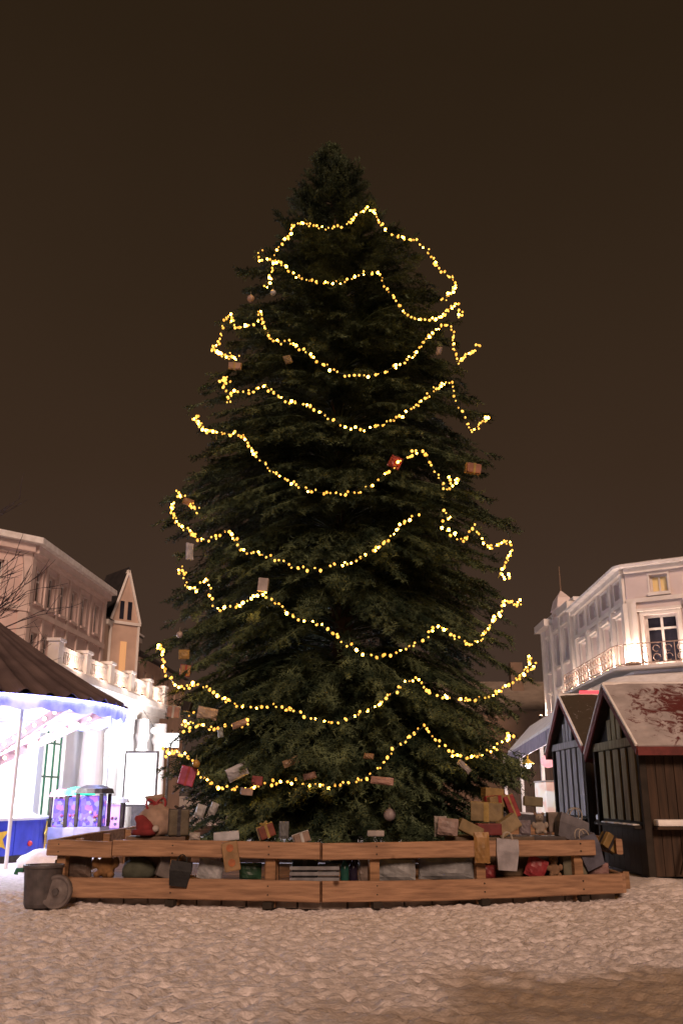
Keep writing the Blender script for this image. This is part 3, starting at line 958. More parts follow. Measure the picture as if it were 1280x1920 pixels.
# ------------------------------------------------------------------ market huts
def hut(x0, y0, w, length, ze, zr, label, roofmat, plank, brace=True):
    """gable end at x0 facing -x, long front at y0 facing -y"""
    root = thing("market_hut", label, "market hut", (x0 + length / 2, y0 + w / 2, 0), "market huts right of the fir")
    ym = y0 + w / 2
    # long front: plank boards between posts
    f = MB()
    nb = int(length / .19)
    for i in range(nb):
        a = x0 + .14 + i * (length - .2) / nb
        f.box((a, y0 + .004 * (i % 3), .06), (a + (length - .2) / nb - .012, y0 + .06, ze - .02), 0)
    f.build("front_wall", MT["hut_brown"], root)
    sh = MB()
    sh.box((x0 + .14, y0 + .07, .05), (x0 + length, y0 + .11, ze))
    sh.box((x0 + .09, y0 + .14, .05), (x0 + .13, y0 + w - .1, ze))
    sh.box((x0 + .14, y0 + w - .06, .05), (x0 + length, y0 + w, ze))
    sh.box((x0 + length - .05, y0 + .12, .05), (x0 + length, y0 + w - .07, ze))
    sh.add([(x0 + .11, y0 + .05, ze), (x0 + .11, y0 + w - .05, ze), (x0 + .11, ym, zr - .06), (x0 + .13, y0 + .05, ze), (x0 + .13, y0 + w - .05, ze), (x0 + .13, ym, zr - .06)], [(0, 2, 1), (3, 4, 5), (0, 1, 4, 3)])
    sh.build("inner_wall", MT["hut_dark"], root)
    # gable end: pale upright planks with dark gaps
    nb = 5
    bw = (w - .55) / nb
    g = MB()
    for i in range(nb):
        a = y0 + .26 + i * bw
        gap = .16 if i % 2 == 0 else .24
        g.box((x0 + .02, a + gap / 2, 1.08), (x0 + .06, a + bw - gap / 2, ze - .16), .006)
    g.build("gable_planks", plank, root)
    g = MB()
    for i in range(3):
        a = ym - .52 + i * .36
        hgt = min(zr - .25 - abs(a + .15 - ym) * (zr - ze) / (w / 2) - .2, zr)
        g.box((x0 + .02, a, ze + .05), (x0 + .06, a + .28, hgt), .006)
    g.build("gable_top", plank, root)
    g = MB()
    g.box((x0 - .02, y0 + .02, ze - .14), (x0 + .08, y0 + w - .02, ze + .04), .01)
    g.build("beam", plank, root)
    g = MB()
    for i in range(8):
        a = y0 + .14 + i * (w - .28) / 8
        g.box((x0 + .03, a, .05), (x0 + .08, a + (w - .28) / 8 - .015, .94))
    g.build("lower_wall", MT["hut_dark"], root)
    g = MB(); g.box((x0 - .16, y0 + .16, .94), (x0 + .085, y0 + w - .16, 1.0), .01); g.build("ledge", MT["hut_dark"], root)
    for k in range(4):
        g = MB()
        a = y0 + .3 + k * (w - .7) / 4
        g.box((x0 - .15, a, 1.002), (x0 + .0, a + random.uniform(.3, .6), 1.03), .015)
        g.build("ledge_snow", MT["snow"], root)
    for (xx, yy) in ((x0 - .01, y0 - .03), (x0 - .01, y0 + w - .11), (x0 + length - .12, y0 - .03)):
        p = MB(); p.box((xx, yy, 0), (xx + .14, yy + .14, ze), .012); p.build("post", MT["hut_dark"], root)
    # counter with snow, braces
    g = MB(); g.box((x0 + .15, y0 - .32, .94), (x0 + length - .4, y0 - .005, 1.0), .01); g.build("counter", MT["hut_brown"], root)
    g = MB(); g.box((x0 + .16, y0 - .33, 1.003), (x0 + .92, y0 - .006, 1.13), .04); g.build("counter_snow", MT["snow"], root)
    if brace:
        for (a, b) in (((x0 + .50, .12), (x0 + 1.0, 1.62)),):
            p = MB(); p.bar((a[0], y0 - .40, a[1]), (b[0], y0 - .40, b[1]), .06, .10, up=(0, 1, 0)); p.build("brace", MT["hut_brown"], root)
    # roof slabs
    ov, oe = .10, .34
    sl = (zr - ze) / (w / 2)
    for s in (-1, 1):
        r_ = MB()
        ye = ym + s * (w / 2 + oe); zee = ze - oe * sl
        q = [Vector((x0 - ov, ye, zee)), Vector((x0 + length + ov, ye, zee)), Vector((x0 + length + ov, ym + s * .01, zr)), Vector((x0 - ov, ym + s * .01, zr))]
        nrm = Vector((0, s * sl, 1)).normalized()
        # subdivided slab with slightly uneven snow on top
        dk = MB(); lo = nrm * -.05
        dq = [p + nrm * .012 for p in q]
        dk.add([p - nrm * .012 for p in q] + [p - nrm * .05 for p in q], [(0, 1, 2, 3), (7, 6, 5, 4), (0, 4, 5, 1), (1, 5, 6, 2), (2, 6, 7, 3), (3, 7, 4, 0)])
        dk.build('roof_deck', MT['hut_dark'], root)
        nx_, ny_ = 26, 14
        top, botm = [], []
        for j in range(ny_ + 1):
            for i in range(nx_ + 1):
                p = q[0].lerp(q[1], i / nx_).lerp(q[3].lerp(q[2], i / nx_), j / ny_)
                edge = min(1, 3 * min(i / nx_, 1 - i / nx_) * 4, 3 * min(j / ny_ + .1, 1) * 2)
                top.append(p + nrm * (.07 + .035 * edge + random.uniform(-.008, .012)))
        N = (nx_ + 1) * (ny_ + 1)
        fs = []
        for j in range(ny_):
            for i in range(nx_):
                a = j * (nx_ + 1) + i
                fs.append((a, a + 1, a + nx_ + 2, a + nx_ + 1))
        b = [q[0], q[1], q[2], q[3]]
        c = [0, nx_, N - 1, N - nx_ - 1]
        vs = top + b
        fs += [(N, N + 1, N + 2, N + 3)]
        fs += [tuple(list(range(0, nx_ + 1)) + [N + 1, N])]
        fs += [tuple([nx_ + j * (nx_ + 1) for j in range(ny_ + 1)] + [N + 2, N + 1])]
        fs += [tuple([j * (nx_ + 1) for j in range(ny_ + 1)] + [N + 3, N])]
        fs += [tuple(list(range(N - nx_ - 1, N)) + [N + 2, N + 3])]
        r_.add(vs, fs)
        r_.build("roof", roofmat, root, smooth=False)
        # red verge board and red eave board
        v = MB()
        v.bar(q[0] + Vector((-.02, 0, -.05)), q[3] + Vector((-.02, s * -.005, -.05)), .04, .16, up=nrm)
        v.build("verge_board", MT["red_trim"], root)
        v = MB()
        v.bar(q[0] + Vector((-.02, s * .025, -.04)), q[1] + Vector((0, s * .025, -.04)), .04, .17)
        v.build("eave_board", MT["red_trim"], root)
        sv = MB()
        sv.bar(q[0] + Vector((-.03, 0, .075)), q[3] + Vector((-.03, 0, .075)), .05, .05, up=nrm)
        sv.build("verge_snow", MT["snow"], root)
    rc = MB(); rc.tube([(x0 - ov - .03, ym, zr + .06), (x0 + length + ov, ym, zr + .07)], .07, 8); rc.build("ridge_snow", MT["snow"], root)
    return root

roofA = snowy_roof("worn_roof", (.105, .022, .020), .53, ((-1.1, -1.15, 3.2), 2.2))
roofB = snowy_roof("dark_worn_roof", (.06, .045, .03), .36)
hut(6.05, 19.15, 3.4, 5.6, 2.72, 3.92, "dark wooden market hut with patchy red roof and snowy counter, nearer of the two huts", roofA, M("olive_plank", (.27, .23, .13), (.15, .125, .075), 2.0, .8, .3, stretch=(6, 6, .5)))
h2 = hut(6.2, 24.0, 3.6, 4.4, 2.95, 4.18, "dark wooden market hut with bluish planks and plain snowless roof, behind the nearer hut", roofB, MT["plank"], brace=False)
# red lamp row on the rear hut's ridge
t = thing("ridge_light", "small red light on the ridge of the rear market hut", "lamp", (6.95, 25.8, 4.30))
g = MB(); g.tube([(-.28, 0, .03), (.28, 0, .03)], .06, 8); g.build("tube", MT["red_led"], t, local=True)
g = MB(); g.box((-.3, -.05, -.06), (.3, .05, -.03), .008); g.build("base", MT["iron"], t, local=True)


def long_stall():
    root = thing("market_stall", "long lit market stall under a pale snowy lean-to roof behind the huts", "market stall", (8, 34, 0))
    x0, x1, y0, y1 = 7.2, 9.6, 29.8, 42.0
    e0, e1 = Vector((6.9, 29.4, 3.75)), Vector((7.45, 42.0, 3.3))
    r0, r1 = Vector((7.95, 29.4, 4.7)), Vector((8.5, 42.0, 4.4))
    f0, f1 = Vector((9.8, 29.4, 3.8)), Vector((10.2, 42.0, 3.4))
    up = Vector((0, 0, .16))
    m = MB()
    q = [e0, e1, r1, r0, f1, f0]
    m.add(q + [p + up for p in q], [(3, 2, 1, 0), (5, 4, 2, 3), (6, 7, 8, 9), (9, 8, 10, 11), (0, 1, 7, 6), (1, 2, 8, 7), (2, 4, 10, 8), (4, 5, 11, 10), (5, 3, 9, 11), (3, 0, 6, 9)])
    m.build("roof", MT["snow"], root)
    v = MB(); v.bar(e0 + Vector((-.03, 0, -.2)), e1 + Vector((-.03, 0, -.2)), .05, .46); v.bar(e0 + Vector((0, -.03, -.14)), r0 + Vector((0, -.03, -.14)), .05, .28); v.build("fascia", M("blue_fascia", (.36, .33, .42), (.26, .24, .33), 3, .7), root)
    w = MB(); w.box((9.5, y0, 0), (9.6, y1, 4.4)); w.box((7.3, y1 - .1, 0), (9.49, y1, 3.4)); w.build("wall", MT["hut_brown"], root)
    c = MB(); c.box((6.42, y0 + .2, 0), (7.12, y1 - .2, .95), .02); c.build("counter", MT["hut_brown"], root)
    for yy in (29.8, 33.8, 37.8, 41.6):
        p = MB(); p.box((7.16, yy, 0), (7.28, yy + .12, 3.30), .01); p.build("post", MT["frame_white"], root)
    for i, yy in enumerate((31.0, 34.6, 38.4)):
        l = thing("stall_lamp", ["lit lamp hanging nearest in the long stall", "lit lamp hanging midway in the long stall", "lit lamp hanging at the far end of the long stall"][i], "lamp", (7.6, yy, 2.75), "lamps in the long stall")
        g = MB(); g.ico((0, 0, 0), .13, 2); g.build("bulb", MT["white_glow"], l, local=True, smooth=True)
        s_ = MB(); s_.lathe([(.26, .06), (.08, .22), (.03, .25), (.03, .75)], (0, 0, 0), 14); s_.build("lamp_shade", MT["yellow_paint"], l, local=True)
        q_ = cyl_light("stall_light", (0, 0, -.1), 320, (1, .8, .72), .12); q_.parent = l; q_.location = (.15, 0, -.25)
    box = thing("display_case", "glowing white glass display case on the stall counter", "display case", (6.72, 31.0, .955))
    g = MB(); g.box((-.24, -.9, 0), (.24, .9, .08), .01); g.build("base", MT["frame_white"], box, local=True)
    g = MB(); g.box((-.23, -.88, .082), (.23, .88, 1.02), .02); g.build("glass", glow_mix("case_glow", [(1, .86, .78), (1, .55, .40), (.9, .75, .55), (1, .92, .88), (.8, .35, .25)], .55, 4), box, local=True)
    g = MB(); g.box((-.25, -.92, 1.022), (.25, .92, 1.08), .01); g.build("lid", MT["frame_white"], box, local=True)
    b = thing("paper_lantern", "pink round paper lantern hanging over the stall counter", "lantern", (6.62, 30.2, 2.62))
    g = MB(); g.lathe([(.02, -.2), (.14, -.17), (.22, -.06), (.23, .04), (.15, .17), (.03, .21)], (0, 0, 0), 16); g.build("shade", EM("pink_shade", (1, .45, .5), .7), b, local=True, smooth=True)
    g = MB(); g.tube([(0, 0, .2), (0, 0, .95)], .008, 5); g.build("cord", MT["wire"], b, local=True)
long_stall()


# ------------------------------------------------------------------ carousel on the left
def cloth_glow():
    """thin bluish cloth that lets the lamps behind it shine through"""
    m = M("valance", (.22, .24, .80), (.74, .76, .92), 1.6, .7)
    n, l = m.node_tree.nodes, m.node_tree.links
    p = n["Principled BSDF"]
    src = p.inputs["Base Color"].links[0].from_socket
    tr = n.new("ShaderNodeBsdfTranslucent")
    l.new(src, tr.inputs["Color"])
    mx = n.new("ShaderNodeMixShader"); mx.inputs[0].default_value = .13
    l.new(p.outputs[0], mx.inputs[1]); l.new(tr.outputs[0], mx.inputs[2])
    l.new(mx.outputs[0], n["Material Output"].inputs["Surface"])
    return m

def carousel():
    C = Vector((-10.9, 25.0, 0))
    R, ze, za = 5.0, 3.85, 7.15
    root = thing("carousel", "brightly lit fairground carousel with dark tent roof and blue valance", "carousel", C)
    NS = 24
    m = MB()
    n = 480
    vs, fs = [], []
    prof = [(0.12, za), (R * .3, ze + (za - ze) * .675), (R * .6, ze + (za - ze) * .36), (R * .85, ze + (za - ze) * .125), (R, ze)]
    for r_, z in prof:
        for k in range(n):
            a = 2 * math.pi * k / n
            fold = (.5 + .5 * math.cos(a * 48)) ** 2
            lift = fold * .12 * (r_ / R) - .05 * (r_ / R) * (1 - abs(math.cos(a * 12)))
            vs.append((C.x + r_ * math.cos(a), C.y + r_ * math.sin(a), z + lift))
    for i in range(len(prof) - 1):
        for k in range(n):
            a0 = i * n + k; a1 = i * n + (k + 1) % n
            fs.append((a0, a0 + n, a1 + n, a1))
    m.add(vs, fs); m.build("roof", MT["tent"], root)
    c = MB(); c.lathe([(4.92, 3.80), (2.0, 4.35), (0.3, 4.6)], C, 48)
    c.build("ceiling", M("ceiling_cloth", (.42, .30, .36), (.26, .22, .38), .9, .8), root)
    f = MB(); f.lathe([(.02, za + .7), (.05, za + .65), (.09, za + .45), (.14, za + .3), (.05, za + .2), (.16, za - .02)], C, 14); f.build("finial", MT["yellow_paint"], root, smooth=True)
    v = MB()
    vn = 192; b0 = len(v.v)
    for r_, zz, sc in ((5.0, ze + .0, 0), (4.98, ze - .12, 0), (4.95, ze - .27, 1)):
        for k in range(vn):
            a = 2 * math.pi * k / vn
            v.v.append((C.x + r_ * math.cos(a), C.y + r_ * math.sin(a), zz - (.09 * abs(math.sin(a * 18)) if sc else 0)))
    for i in range(2):
        for k in range(vn):
            a0 = i * vn + k; a1 = i * vn + (k + 1) % vn
            v.f.append((a0, a0 + vn, a1 + vn, a1))
    v.build("valance", cloth_glow(), root)
    led = MB()
    for rr, zz in ((5.06, ze - .05),):
        led.tube([C + Vector((rr * math.cos(t_), rr * math.sin(t_), zz)) for t_ in np.linspace(0, 2 * math.pi, 97)], .022, 6, cap=False)
    led.build("light_strip", MT["blue_led"], root)
    p = MB(); p.lathe([(3.0, 0), (3.0, .16), (2.9, .16)], C, 64); p.build("platform", MT["iron"], root)
    # centre drum: flared white skirt below, mirrored drum above
    d = MB(); d.lathe([(2.9, 1.02), (2.1, 1.5), (1.55, 2.0), (1.2, 2.35)], C, 48); d.build("skirt", MT["white_paint"], root)
    d = MB(); d.lathe([(1.15, 2.3), (1.15, 2.5), (.95, 2.6), (.95, 3.6), (1.25, 3.9), (1.25, 4.4)], C, 32); d.build("centre_drum", M("drum", (.8, .68, .55), (.78, .55, .55), 1.2, .4), root)
    o = MB(); o.lathe([(1.17, 2.42), (1.3, 2.5), (1.3, 2.58), (1.17, 2.62)], C, 40); o.build("gold_ring", MT["yellow_paint"], root)
    # blue rounding boards with yellow stars and red studs
    for k in range(16):
        a0 = 2 * math.pi * k / 16; a1 = 2 * math.pi * (k + 1) / 16
        q = MB()
        seg = 5
        for i in range(seg + 1):
            a = a0 + (a1 - a0 - .01) * i / seg
            for r_ in (3.06, 2.98):
                for z in (.17, .98):
                    q.v.append((C.x + r_ * math.cos(a), C.y + r_ * math.sin(a), z))
        for i in range(seg):
            b = i * 4
            q.f += [(b, b + 4, b + 5, b + 1), (b + 2, b + 3, b + 7, b + 6), (b + 1, b + 5, b + 7, b + 3), (b, b + 2, b + 6, b + 4)]
        q.f += [(0, 1, 3, 2), (seg * 4, seg * 4 + 2, seg * 4 + 3, seg * 4 + 1)]
        panel = q.build("side_board", MT["blue_panel"], root)
        am = (a0 + a1) / 2
        rad = Vector((math.cos(am), math.sin(am), 0)); tan = Vector((-math.sin(am), math.cos(am), 0))
        if k % 2 == 0:
            s = MB(); cc = C + rad * 3.085 + Vector((0, 0, .58))
            pts = []
            for j in range(10):
                rr = .36 if j % 2 == 0 else .16
                an = math.pi / 2 + j * math.pi / 5 + .2
                pts.append(cc + tan * (rr * math.cos(an)) + Vector((0, 0, rr * math.sin(an))))
            s.add(pts + [p_ + rad * .03 for p_ in pts], [tuple(range(10))[::-1], tuple(range(10, 20))] + [(j, (j + 1) % 10, 10 + (j + 1) % 10, 10 + j) for j in range(10)])
            s.build("star", MT["yellow_paint"], panel)
        else:
            s = MB(); s.ico(C + rad * 3.08 + Vector((0, 0, .42)), .07, 2); s.build("stud", MT["red_paint"], panel, smooth=True)
    lip = MB(); lip.lathe([(3.12, .985), (3.12, 1.05), (2.8, 1.06), (2.8, .985)], C, 64); lip.build("lip", MT["white_paint"], root)
    sweep_mat = EM("sweep_bulb", (1, .80, .55), 3.2)
    q_ = MB(); q_.ico((0, 0, 0), .055, 1); q_ = q_.build("bulb", sweep_mat); bulb_me = q_.data
    bpy.data.objects.remove(q_)
    # bulb-studded sweeps from the drum up to the rim
    for k in range(12):
        a = 2 * math.pi * k / 12 + .12
        rad = Vector((math.cos(a), math.sin(a), 0))
        s = MB(); P, Q = C + rad * 1.1 + Vector((0, 0, 2.15)), C + rad * 4.3 + Vector((0, 0, 3.72))
        s.bar(P, Q, .10, .22, bev=.01)
        arm = s.build("sweep", paint((.62, .34, .36)), root)
        tan = Vector((-rad.y, rad.x, 0))
        seen = k in (0, 8, 9, 10, 11)
        bm_ = MB()
        for i in range(10):
            p_ = P.lerp(Q, (i + .6) / 10.5)
            for sg in (-1, 1):
                if not seen:
                    bm_.ico(p_ + tan * (.075 * sg), .055, 1)
                    continue
                b = bpy.data.objects.new("bulb", bulb_me)
                COL.objects.link(b); b.parent = arm
                b.location = p_ + tan * (.075 * sg) - C
        if not seen:
            tag(bm_.build("bulb_row", sweep_mat, arm), kind="stuff")
    for k in range(6):
        a = 2 * math.pi * k / 6 + .3
        p_ = C + Vector((4.55 * math.cos(a), 4.55 * math.sin(a), 0))
        s = MB(); s.tube([p_ + Vector((0, 0, -.01)), p_ + Vector((0, 0, 3.75))], .045, 10); s.build("pole", MT["white_paint"], root)
    for k in range(6):
        a = 2 * math.pi * k / 6
        rr = 3.3
        l_ = cyl_light("carousel_light", (0, 0, 0), 520, (.84, .92, 1.0), .2); l_.parent = root
        l_.location = (rr * math.cos(a), rr * math.sin(a), 2.75)
    for k in range(5):
        a = -2.2 + k * .9
        l_ = cyl_light("carousel_blue_light", (0, 0, 0), 95, (.30, .42, 1.0), .15); l_.parent = root
        l_.location = (4.5 * math.cos(a), 4.5 * math.sin(a), 3.2)
carousel()


# kiddie machines and small things between carousel and fir
def arcade_machine(px, D, w, hgt, label, body, glow, cap):
    c = at(px, 1555, D); c.z = 0
    root = thing("ride_machine", label, "amusement machine", c, "amusement machines beside the carousel", rot=(0, 0, random.uniform(-.15, .25)))
    m = MB(); m.box((-w / 2, -.35, 0), (w / 2, .35, hgt * .42), .03); m.build("cabinet", body, root, local=True)
    for sx in (-1, 1):
        for sy in (-1, 1):
            p = MB(); p.box((sx * w / 2 - .04 * (sx + 1), sy * .35 - .04 * (sy + 1), hgt * .421), (sx * w / 2 + .04 * (1 - sx), sy * .35 + .04 * (1 - sy), hgt * .88)); p.build("post", MT["iron"], root, local=True)
    m = MB(); m.box((-w / 2 + .09, -.26, hgt * .425), (w / 2 - .09, .26, hgt * .85), .03); m.build("glass_case", glow, root, local=True)
    for i in range(6):
        m = MB(); m.ico((random.uniform(-w / 3, w / 3), -.28, hgt * random.uniform(.45, .62)), .05, 1)
        m.build("prize", paint(((.6, .1, .3), (.5, .4, .7), (.7, .6, .6))[i % 3], .4), root, local=True)
    m = MB(); m.lathe([(w * .72, hgt * .882), (w * .66, hgt * .95), (w * .3, hgt)], (0, 0, 0), 16); m.build("canopy", cap, root, local=True)
VIOLET = glow_mix("violet_led", [(.10, .06, .55), (.35, .22, 1.0), (.9, .25, .7), (.05, .04, .2), (.6, .6, 1.0)], .6, 9)
arcade_machine(118, 27.0, .62, 1.75, "slim purple glowing prize machine nearest the carousel", M("cab_a", (.35, .33, .6), None, 3, .5), VIOLET, MT["pink_led"])
arcade_machine(143, 26.3, .62, 1.80, "purple prize machine with a green lit top", M("cab_b", (.4, .38, .55), None, 3, .5), VIOLET, MT["green_led"])
arcade_machine(172, 26.0, .74, 1.85, "wide dark topped prize machine full of pink prizes", M("cab_c", (.33, .30, .42), None, 3, .5), VIOLET, MT["iron"])
arcade_machine(208, 28.5, .7, 1.55, "pale lilac prize machine before the lit poster", M("cab_d", (.55, .4, .65), None, 3, .5), EM("lilac", (.75, .45, 1.0), .7), MT["white_paint"])

def heap(px, py, D, label, w):
    c = at(px, py, D); c.z = 0
    root = thing("snow_heap", label, "snow heap", c)
    m = MB()
    m.ico((0, 0, .12), w, 3, (1, .7, .55), .05, 4)
    m.build("mound", MT["snow"], root, local=True, smooth=True)
heap(88, 1585, 21.4, "pale heap of shovelled snow at the foot of the carousel boards", .62)

# free-standing lit poster
c = at(261, 1508, 34); zb = c.z
pr = thing("light_box", "tall bright white lit poster box standing before the arcade", "advertising sign", (c.x, c.y, 0))
z0, z1 = zb, at(261, 1412, 34).z
m = MB(); w = .60
for lo, hi in (((-w, -.09, z0 - .08), (-w + .06, .09, z1 + .07)), ((w - .06, -.09, z0 - .08), (w, .09, z1 + .07)), ((-w + .062, -.09, z0 - .08), (w - .062, .09, z0)), ((-w + .062, -.09, z1), (w - .062, .09, z1 + .07))):
    m.box(lo, hi, .01)
m.build("frame", MT["bin"], pr, local=True)
m = MB(); m.box((-w + .063, -.07, z0 + .002), (w - .063, .07, z1 - .002)); m.build("panel", MT["poster_glow"], pr, local=True)
m = MB(); m.box((-.25, -.07, 0), (.25, .07, z0 - .082), .01); m.build("foot", MT["bin"], pr, local=True)

# small bright sign box on a post
c = at(318, 1388, 36)
pr = thing("sign_box", "small blank white glowing sign box on a post beside the fir", "sign", (c.x, c.y, 0))
m = MB(); m.box((-.36, -.1, c.z - .26), (.36, .1, c.z + .26), .02); m.build("panel", MT["white_glow"], pr, local=True)
m = MB(); m.tube([(0, .0, 0), (0, .0, c.z - .262)], .05, 10); m.build("post", MT["iron"], pr, local=True)

# bare tree behind the carousel
def bare_tree():
    base = Vector((-16.6, 30.0, 0))
    root = thing("bare_tree", "leafless dark tree spreading twigs behind the carousel roof", "tree", base)
    tr = MB(); cr_ = MB()
    rnd = random.Random(5)
    def grow(mb, p, d, L, r, lv):
        k = 5
        pts, rs = [p], [r]
        q = p.copy(); dd = d.copy()
        for i in range(k):
            dd = (dd + Vector((rnd.uniform(-.16, .16), rnd.uniform(-.16, .16), rnd.uniform(-.10, .12)))).normalized()
            q = q + dd * (L / k)
            pts.append(q.copy()); rs.append(r * (1 - .45 * (i + 1) / k))
        mb.tube(pts, rs, 7 if lv < 2 else 4)
        if lv >= 5: return
        for i in range(3 if lv < 4 else 2):
            j = rnd.randint(2, k)
            ang = Vector((rnd.uniform(-1, 1), rnd.uniform(-.8, .6), rnd.uniform(-.35, .6)))
            nd = (dd * .9 + ang * .8).normalized()
            grow(cr_, pts[j], nd, L * rnd.uniform(.55, .8), max(rs[j] * .68, .012), lv + 1)
    grow(tr, base, Vector((.1, 0, 1)), 5.0, .26, 0)
    top = base + Vector((.3, 0, 4.2))
    for d, L in (((.95, .05, .42), 3.9), ((.8, -.2, .70), 3.2), ((.9, .2, .28), 3.9), ((.95, -.1, .36), 4.2), ((.85, .1, .5), 3.8), ((-.6, .3, .9), 2.4), ((.75, .1, .6), 3.2)):
        grow(cr_, top, Vector(d).normalized(), L, .17, 1)
    tr.build("trunk", MT["dark_bark"], root)
    cr_.build("crown", MT["dark_bark"], root)
bare_tree()


# ------------------------------------------------------------------ the fir
TX, TY = 0.0, 19.2
# height -> left and right reach of the boughs
PROF = [(17.5, .02, .02), (16.9, .42, .40), (16.1, 1.12, 1.15), (15.0, 1.35, 1.5), (14.1, 1.95, 2.2), (13.2, 2.55, 2.75), (12.35, 2.8, 2.9),
        (11.0, 3.0, 3.05), (9.75, 3.3, 3.35), (9.2, 3.4, 3.4), (7.6, 3.8, 3.6), (6.85, 3.7, 3.8), (6.1, 3.75, 3.75), (4.75, 3.8, 3.65), (4.15, 3.85, 3.95),
        (3.3, 3.75, 3.85), (2.45, 3.6, 3.75), (1.9, 3.3, 3.6), (1.5, 3.25, 3.35), (.9, 3.05, 3.05), (.4, 2.6, 2.6)]
PZ = np.array([p[0] for p in PROF][::-1]); PL = np.array([p[1] for p in PROF][::-1]); PR = np.array([p[2] for p in PROF][::-1])
def reach(z, th):
    l, r = np.interp(z, PZ, PL), np.interp(z, PZ, PR)
    k = (1 + np.cos(th)) / 2
    return l * (1 - k) + r * k

def fir():
    root = thing("christmas_tree", "tall dark fir hung with fairy lights, standing inside the timber fence", "tree", (TX, TY, 0))
    t = MB()
    t.tube([(0, 0, 0), (.02, 0, 4), (-.05, 0, 9), (-.12, 0, 13), (-.22, 0, 16), (-.24, 0, 17.3)], [.34, .28, .19, .11, .05, .015], 12)
    t.build("trunk", MT["bark"], root, local=True)
    V, T = [], []
    def tri(a, b, c):
        V.append(np.stack([a, b, c], 1).reshape(-1, 3))
    NB = 1350
    zt = RNG.uniform(0, 1, NB * 4)
    zz = .75 + zt * 16.5
    keep = RNG.uniform(0, 1, NB * 4) < (np.interp(zz, PZ, PL) / 3.9 * .9 + .10)
    zz = np.concatenate([zz[keep][:NB], RNG.uniform(.85, 2.6, 480), RNG.uniform(.5, .95, 200), RNG.uniform(15.6, 17.0, 60)])
    zz = zz + .20 * np.sin(2 * np.pi * zz / 1.25) * (zz < 15)
    limbs = MB()
    upv = np.array([0, 0, 1.0])
    stations, dirs, sides, lens, wid = [], [], [], [], []
    for z_tip in zz:
        th = RNG.uniform(0, 2 * math.pi)
        R = float(reach(z_tip, th))
        R *= 1 + .22 * abs(math.sin(th)) * float(np.interp(z_tip, [1.0, 2.4], [1, 0]))
        lump = 1 + .07 * math.sin(th * 5 + z_tip * 2.3) + .05 * math.sin(th * 9 - z_tip * 4.1)
        u = RNG.uniform(.78, .99) if RNG.random() < .85 else RNG.uniform(.94, 1.0)
        Rt = max(R * u * lump - (.20 if z_tip > 8 else .10) * min(1, R), .10)
        hz = z_tip / 17.5
        g = np.interp(hz, [0, .25, .6, .85, 1], [-.20, -.26, -.10, .30, 1.1]) + RNG.uniform(-.10, .10)
        z0 = z_tip - g * Rt
        ns = 9
        s = np.linspace(.06, 1, ns)
        wob = RNG.normal(0, .035, 2)
        rad = Rt * s
        zc = z0 + g * Rt * s + Rt * (.16 * np.sin(s * math.pi) * (1 if hz < .8 else -.4)) + .10 * Rt * np.clip(s - .75, 0, 1) * 1.6
        tt = th + wob[0] * s * 2
        ax0 = np.interp(zc, [0, 9, 17.3], [0, -.05, -.24])
        P = np.stack([ax0 + rad * np.cos(tt), rad * np.sin(tt), zc], 1)
        limbs.tube([tuple(p) for p in P], [max(.028 * (1 - .85 * q) * (.4 + Rt / 4), .004) for q in s], 4, cap=False)
        n = int(Rt / .075) + 4
        q = np.sort(RNG.uniform(.18, 1.0, n)) ** .8
        base = np.stack([np.interp(q, s, P[:, i]) for i in range(3)], 1)
        ahead = np.stack([np.interp(np.clip(q + .05, 0, 1), s, P[:, i]) for i in range(3)], 1)
        behind = np.stack([np.interp(np.clip(q - .05, 0, 1), s, P[:, i]) for i in range(3)], 1)
        fw = ahead - behind
        fw /= np.linalg.norm(fw, axis=1, keepdims=True) + 1e-9
        sd = np.cross(fw, upv); sd /= np.linalg.norm(sd, axis=1, keepdims=True) + 1e-9
        sg = np.where(np.arange(n) % 2 == 0, 1.0, -1.0)[:, None]
        hang = RNG.uniform(-.45, .12, n)[:, None]
        dr = fw * RNG.uniform(.55, 1.0, n)[:, None] + sd * sg * RNG.uniform(.25, .95, n)[:, None] + upv * hang
        tipm = q > .94
        dr[tipm] = fw[tipm] + RNG.normal(0, .25, (tipm.sum(), 3))
        dr /= np.linalg.norm(dr, axis=1, keepdims=True)
        ln = (.16 + .19 * Rt ** .8 * (1.08 - q)) * RNG.uniform(.7, 1.25, n)
        stations.append(base); dirs.append(dr); lens.append(ln); sides.append(np.full(n, hz)); wid.append(q)
    base = np.concatenate(stations); dr = np.concatenate(dirs); ln = np.concatenate(lens); hzs = np.concatenate(sides); qq = np.concatenate(wid)
    N = len(ln)
    # twigs as thin blades
    side = np.cross(dr, upv); side /= np.linalg.norm(side, axis=1, keepdims=True) + 1e-9
    nrm = np.cross(side, dr)
    tip = base + dr * ln[:, None] + upv * (-.10 * ln[:, None])
    tri(base + side * .010, base - side * .010, tip)
    # needle tufts along every twig
    K = 9
    for k in range(K):
        f = (k + .4) / K
        pos = base + dr * (ln * f)[:, None] - upv * (.10 * ln * f * f)[:, None]
        for sg in (-1, 1):
            roll = RNG.uniform(-.9, .9, N)[:, None]
            lat = side * np.cos(roll) * sg + nrm * np.sin(roll)
            fwd = RNG.uniform(.45, 1.1, N)[:, None]
            v = dr * fwd + lat
            v /= np.linalg.norm(v, axis=1, keepdims=True)
            inner = np.clip((.55 - qq) * 2.2, 0, 1)
            L = (RNG.uniform(.055, .10, N) * (1 + 1.1 * inner))[:, None]
            w = (.013 + .012 * inner)[:, None]
            e = np.cross(v, lat + nrm * .3); e /= np.linalg.norm(e, axis=1, keepdims=True) + 1e-9
            tri(pos - dr * w, pos + dr * w, pos + v * L)
    VV = np.concatenate(V)
    lv = np.array(limbs.v)
    nt = len(VV) // 3
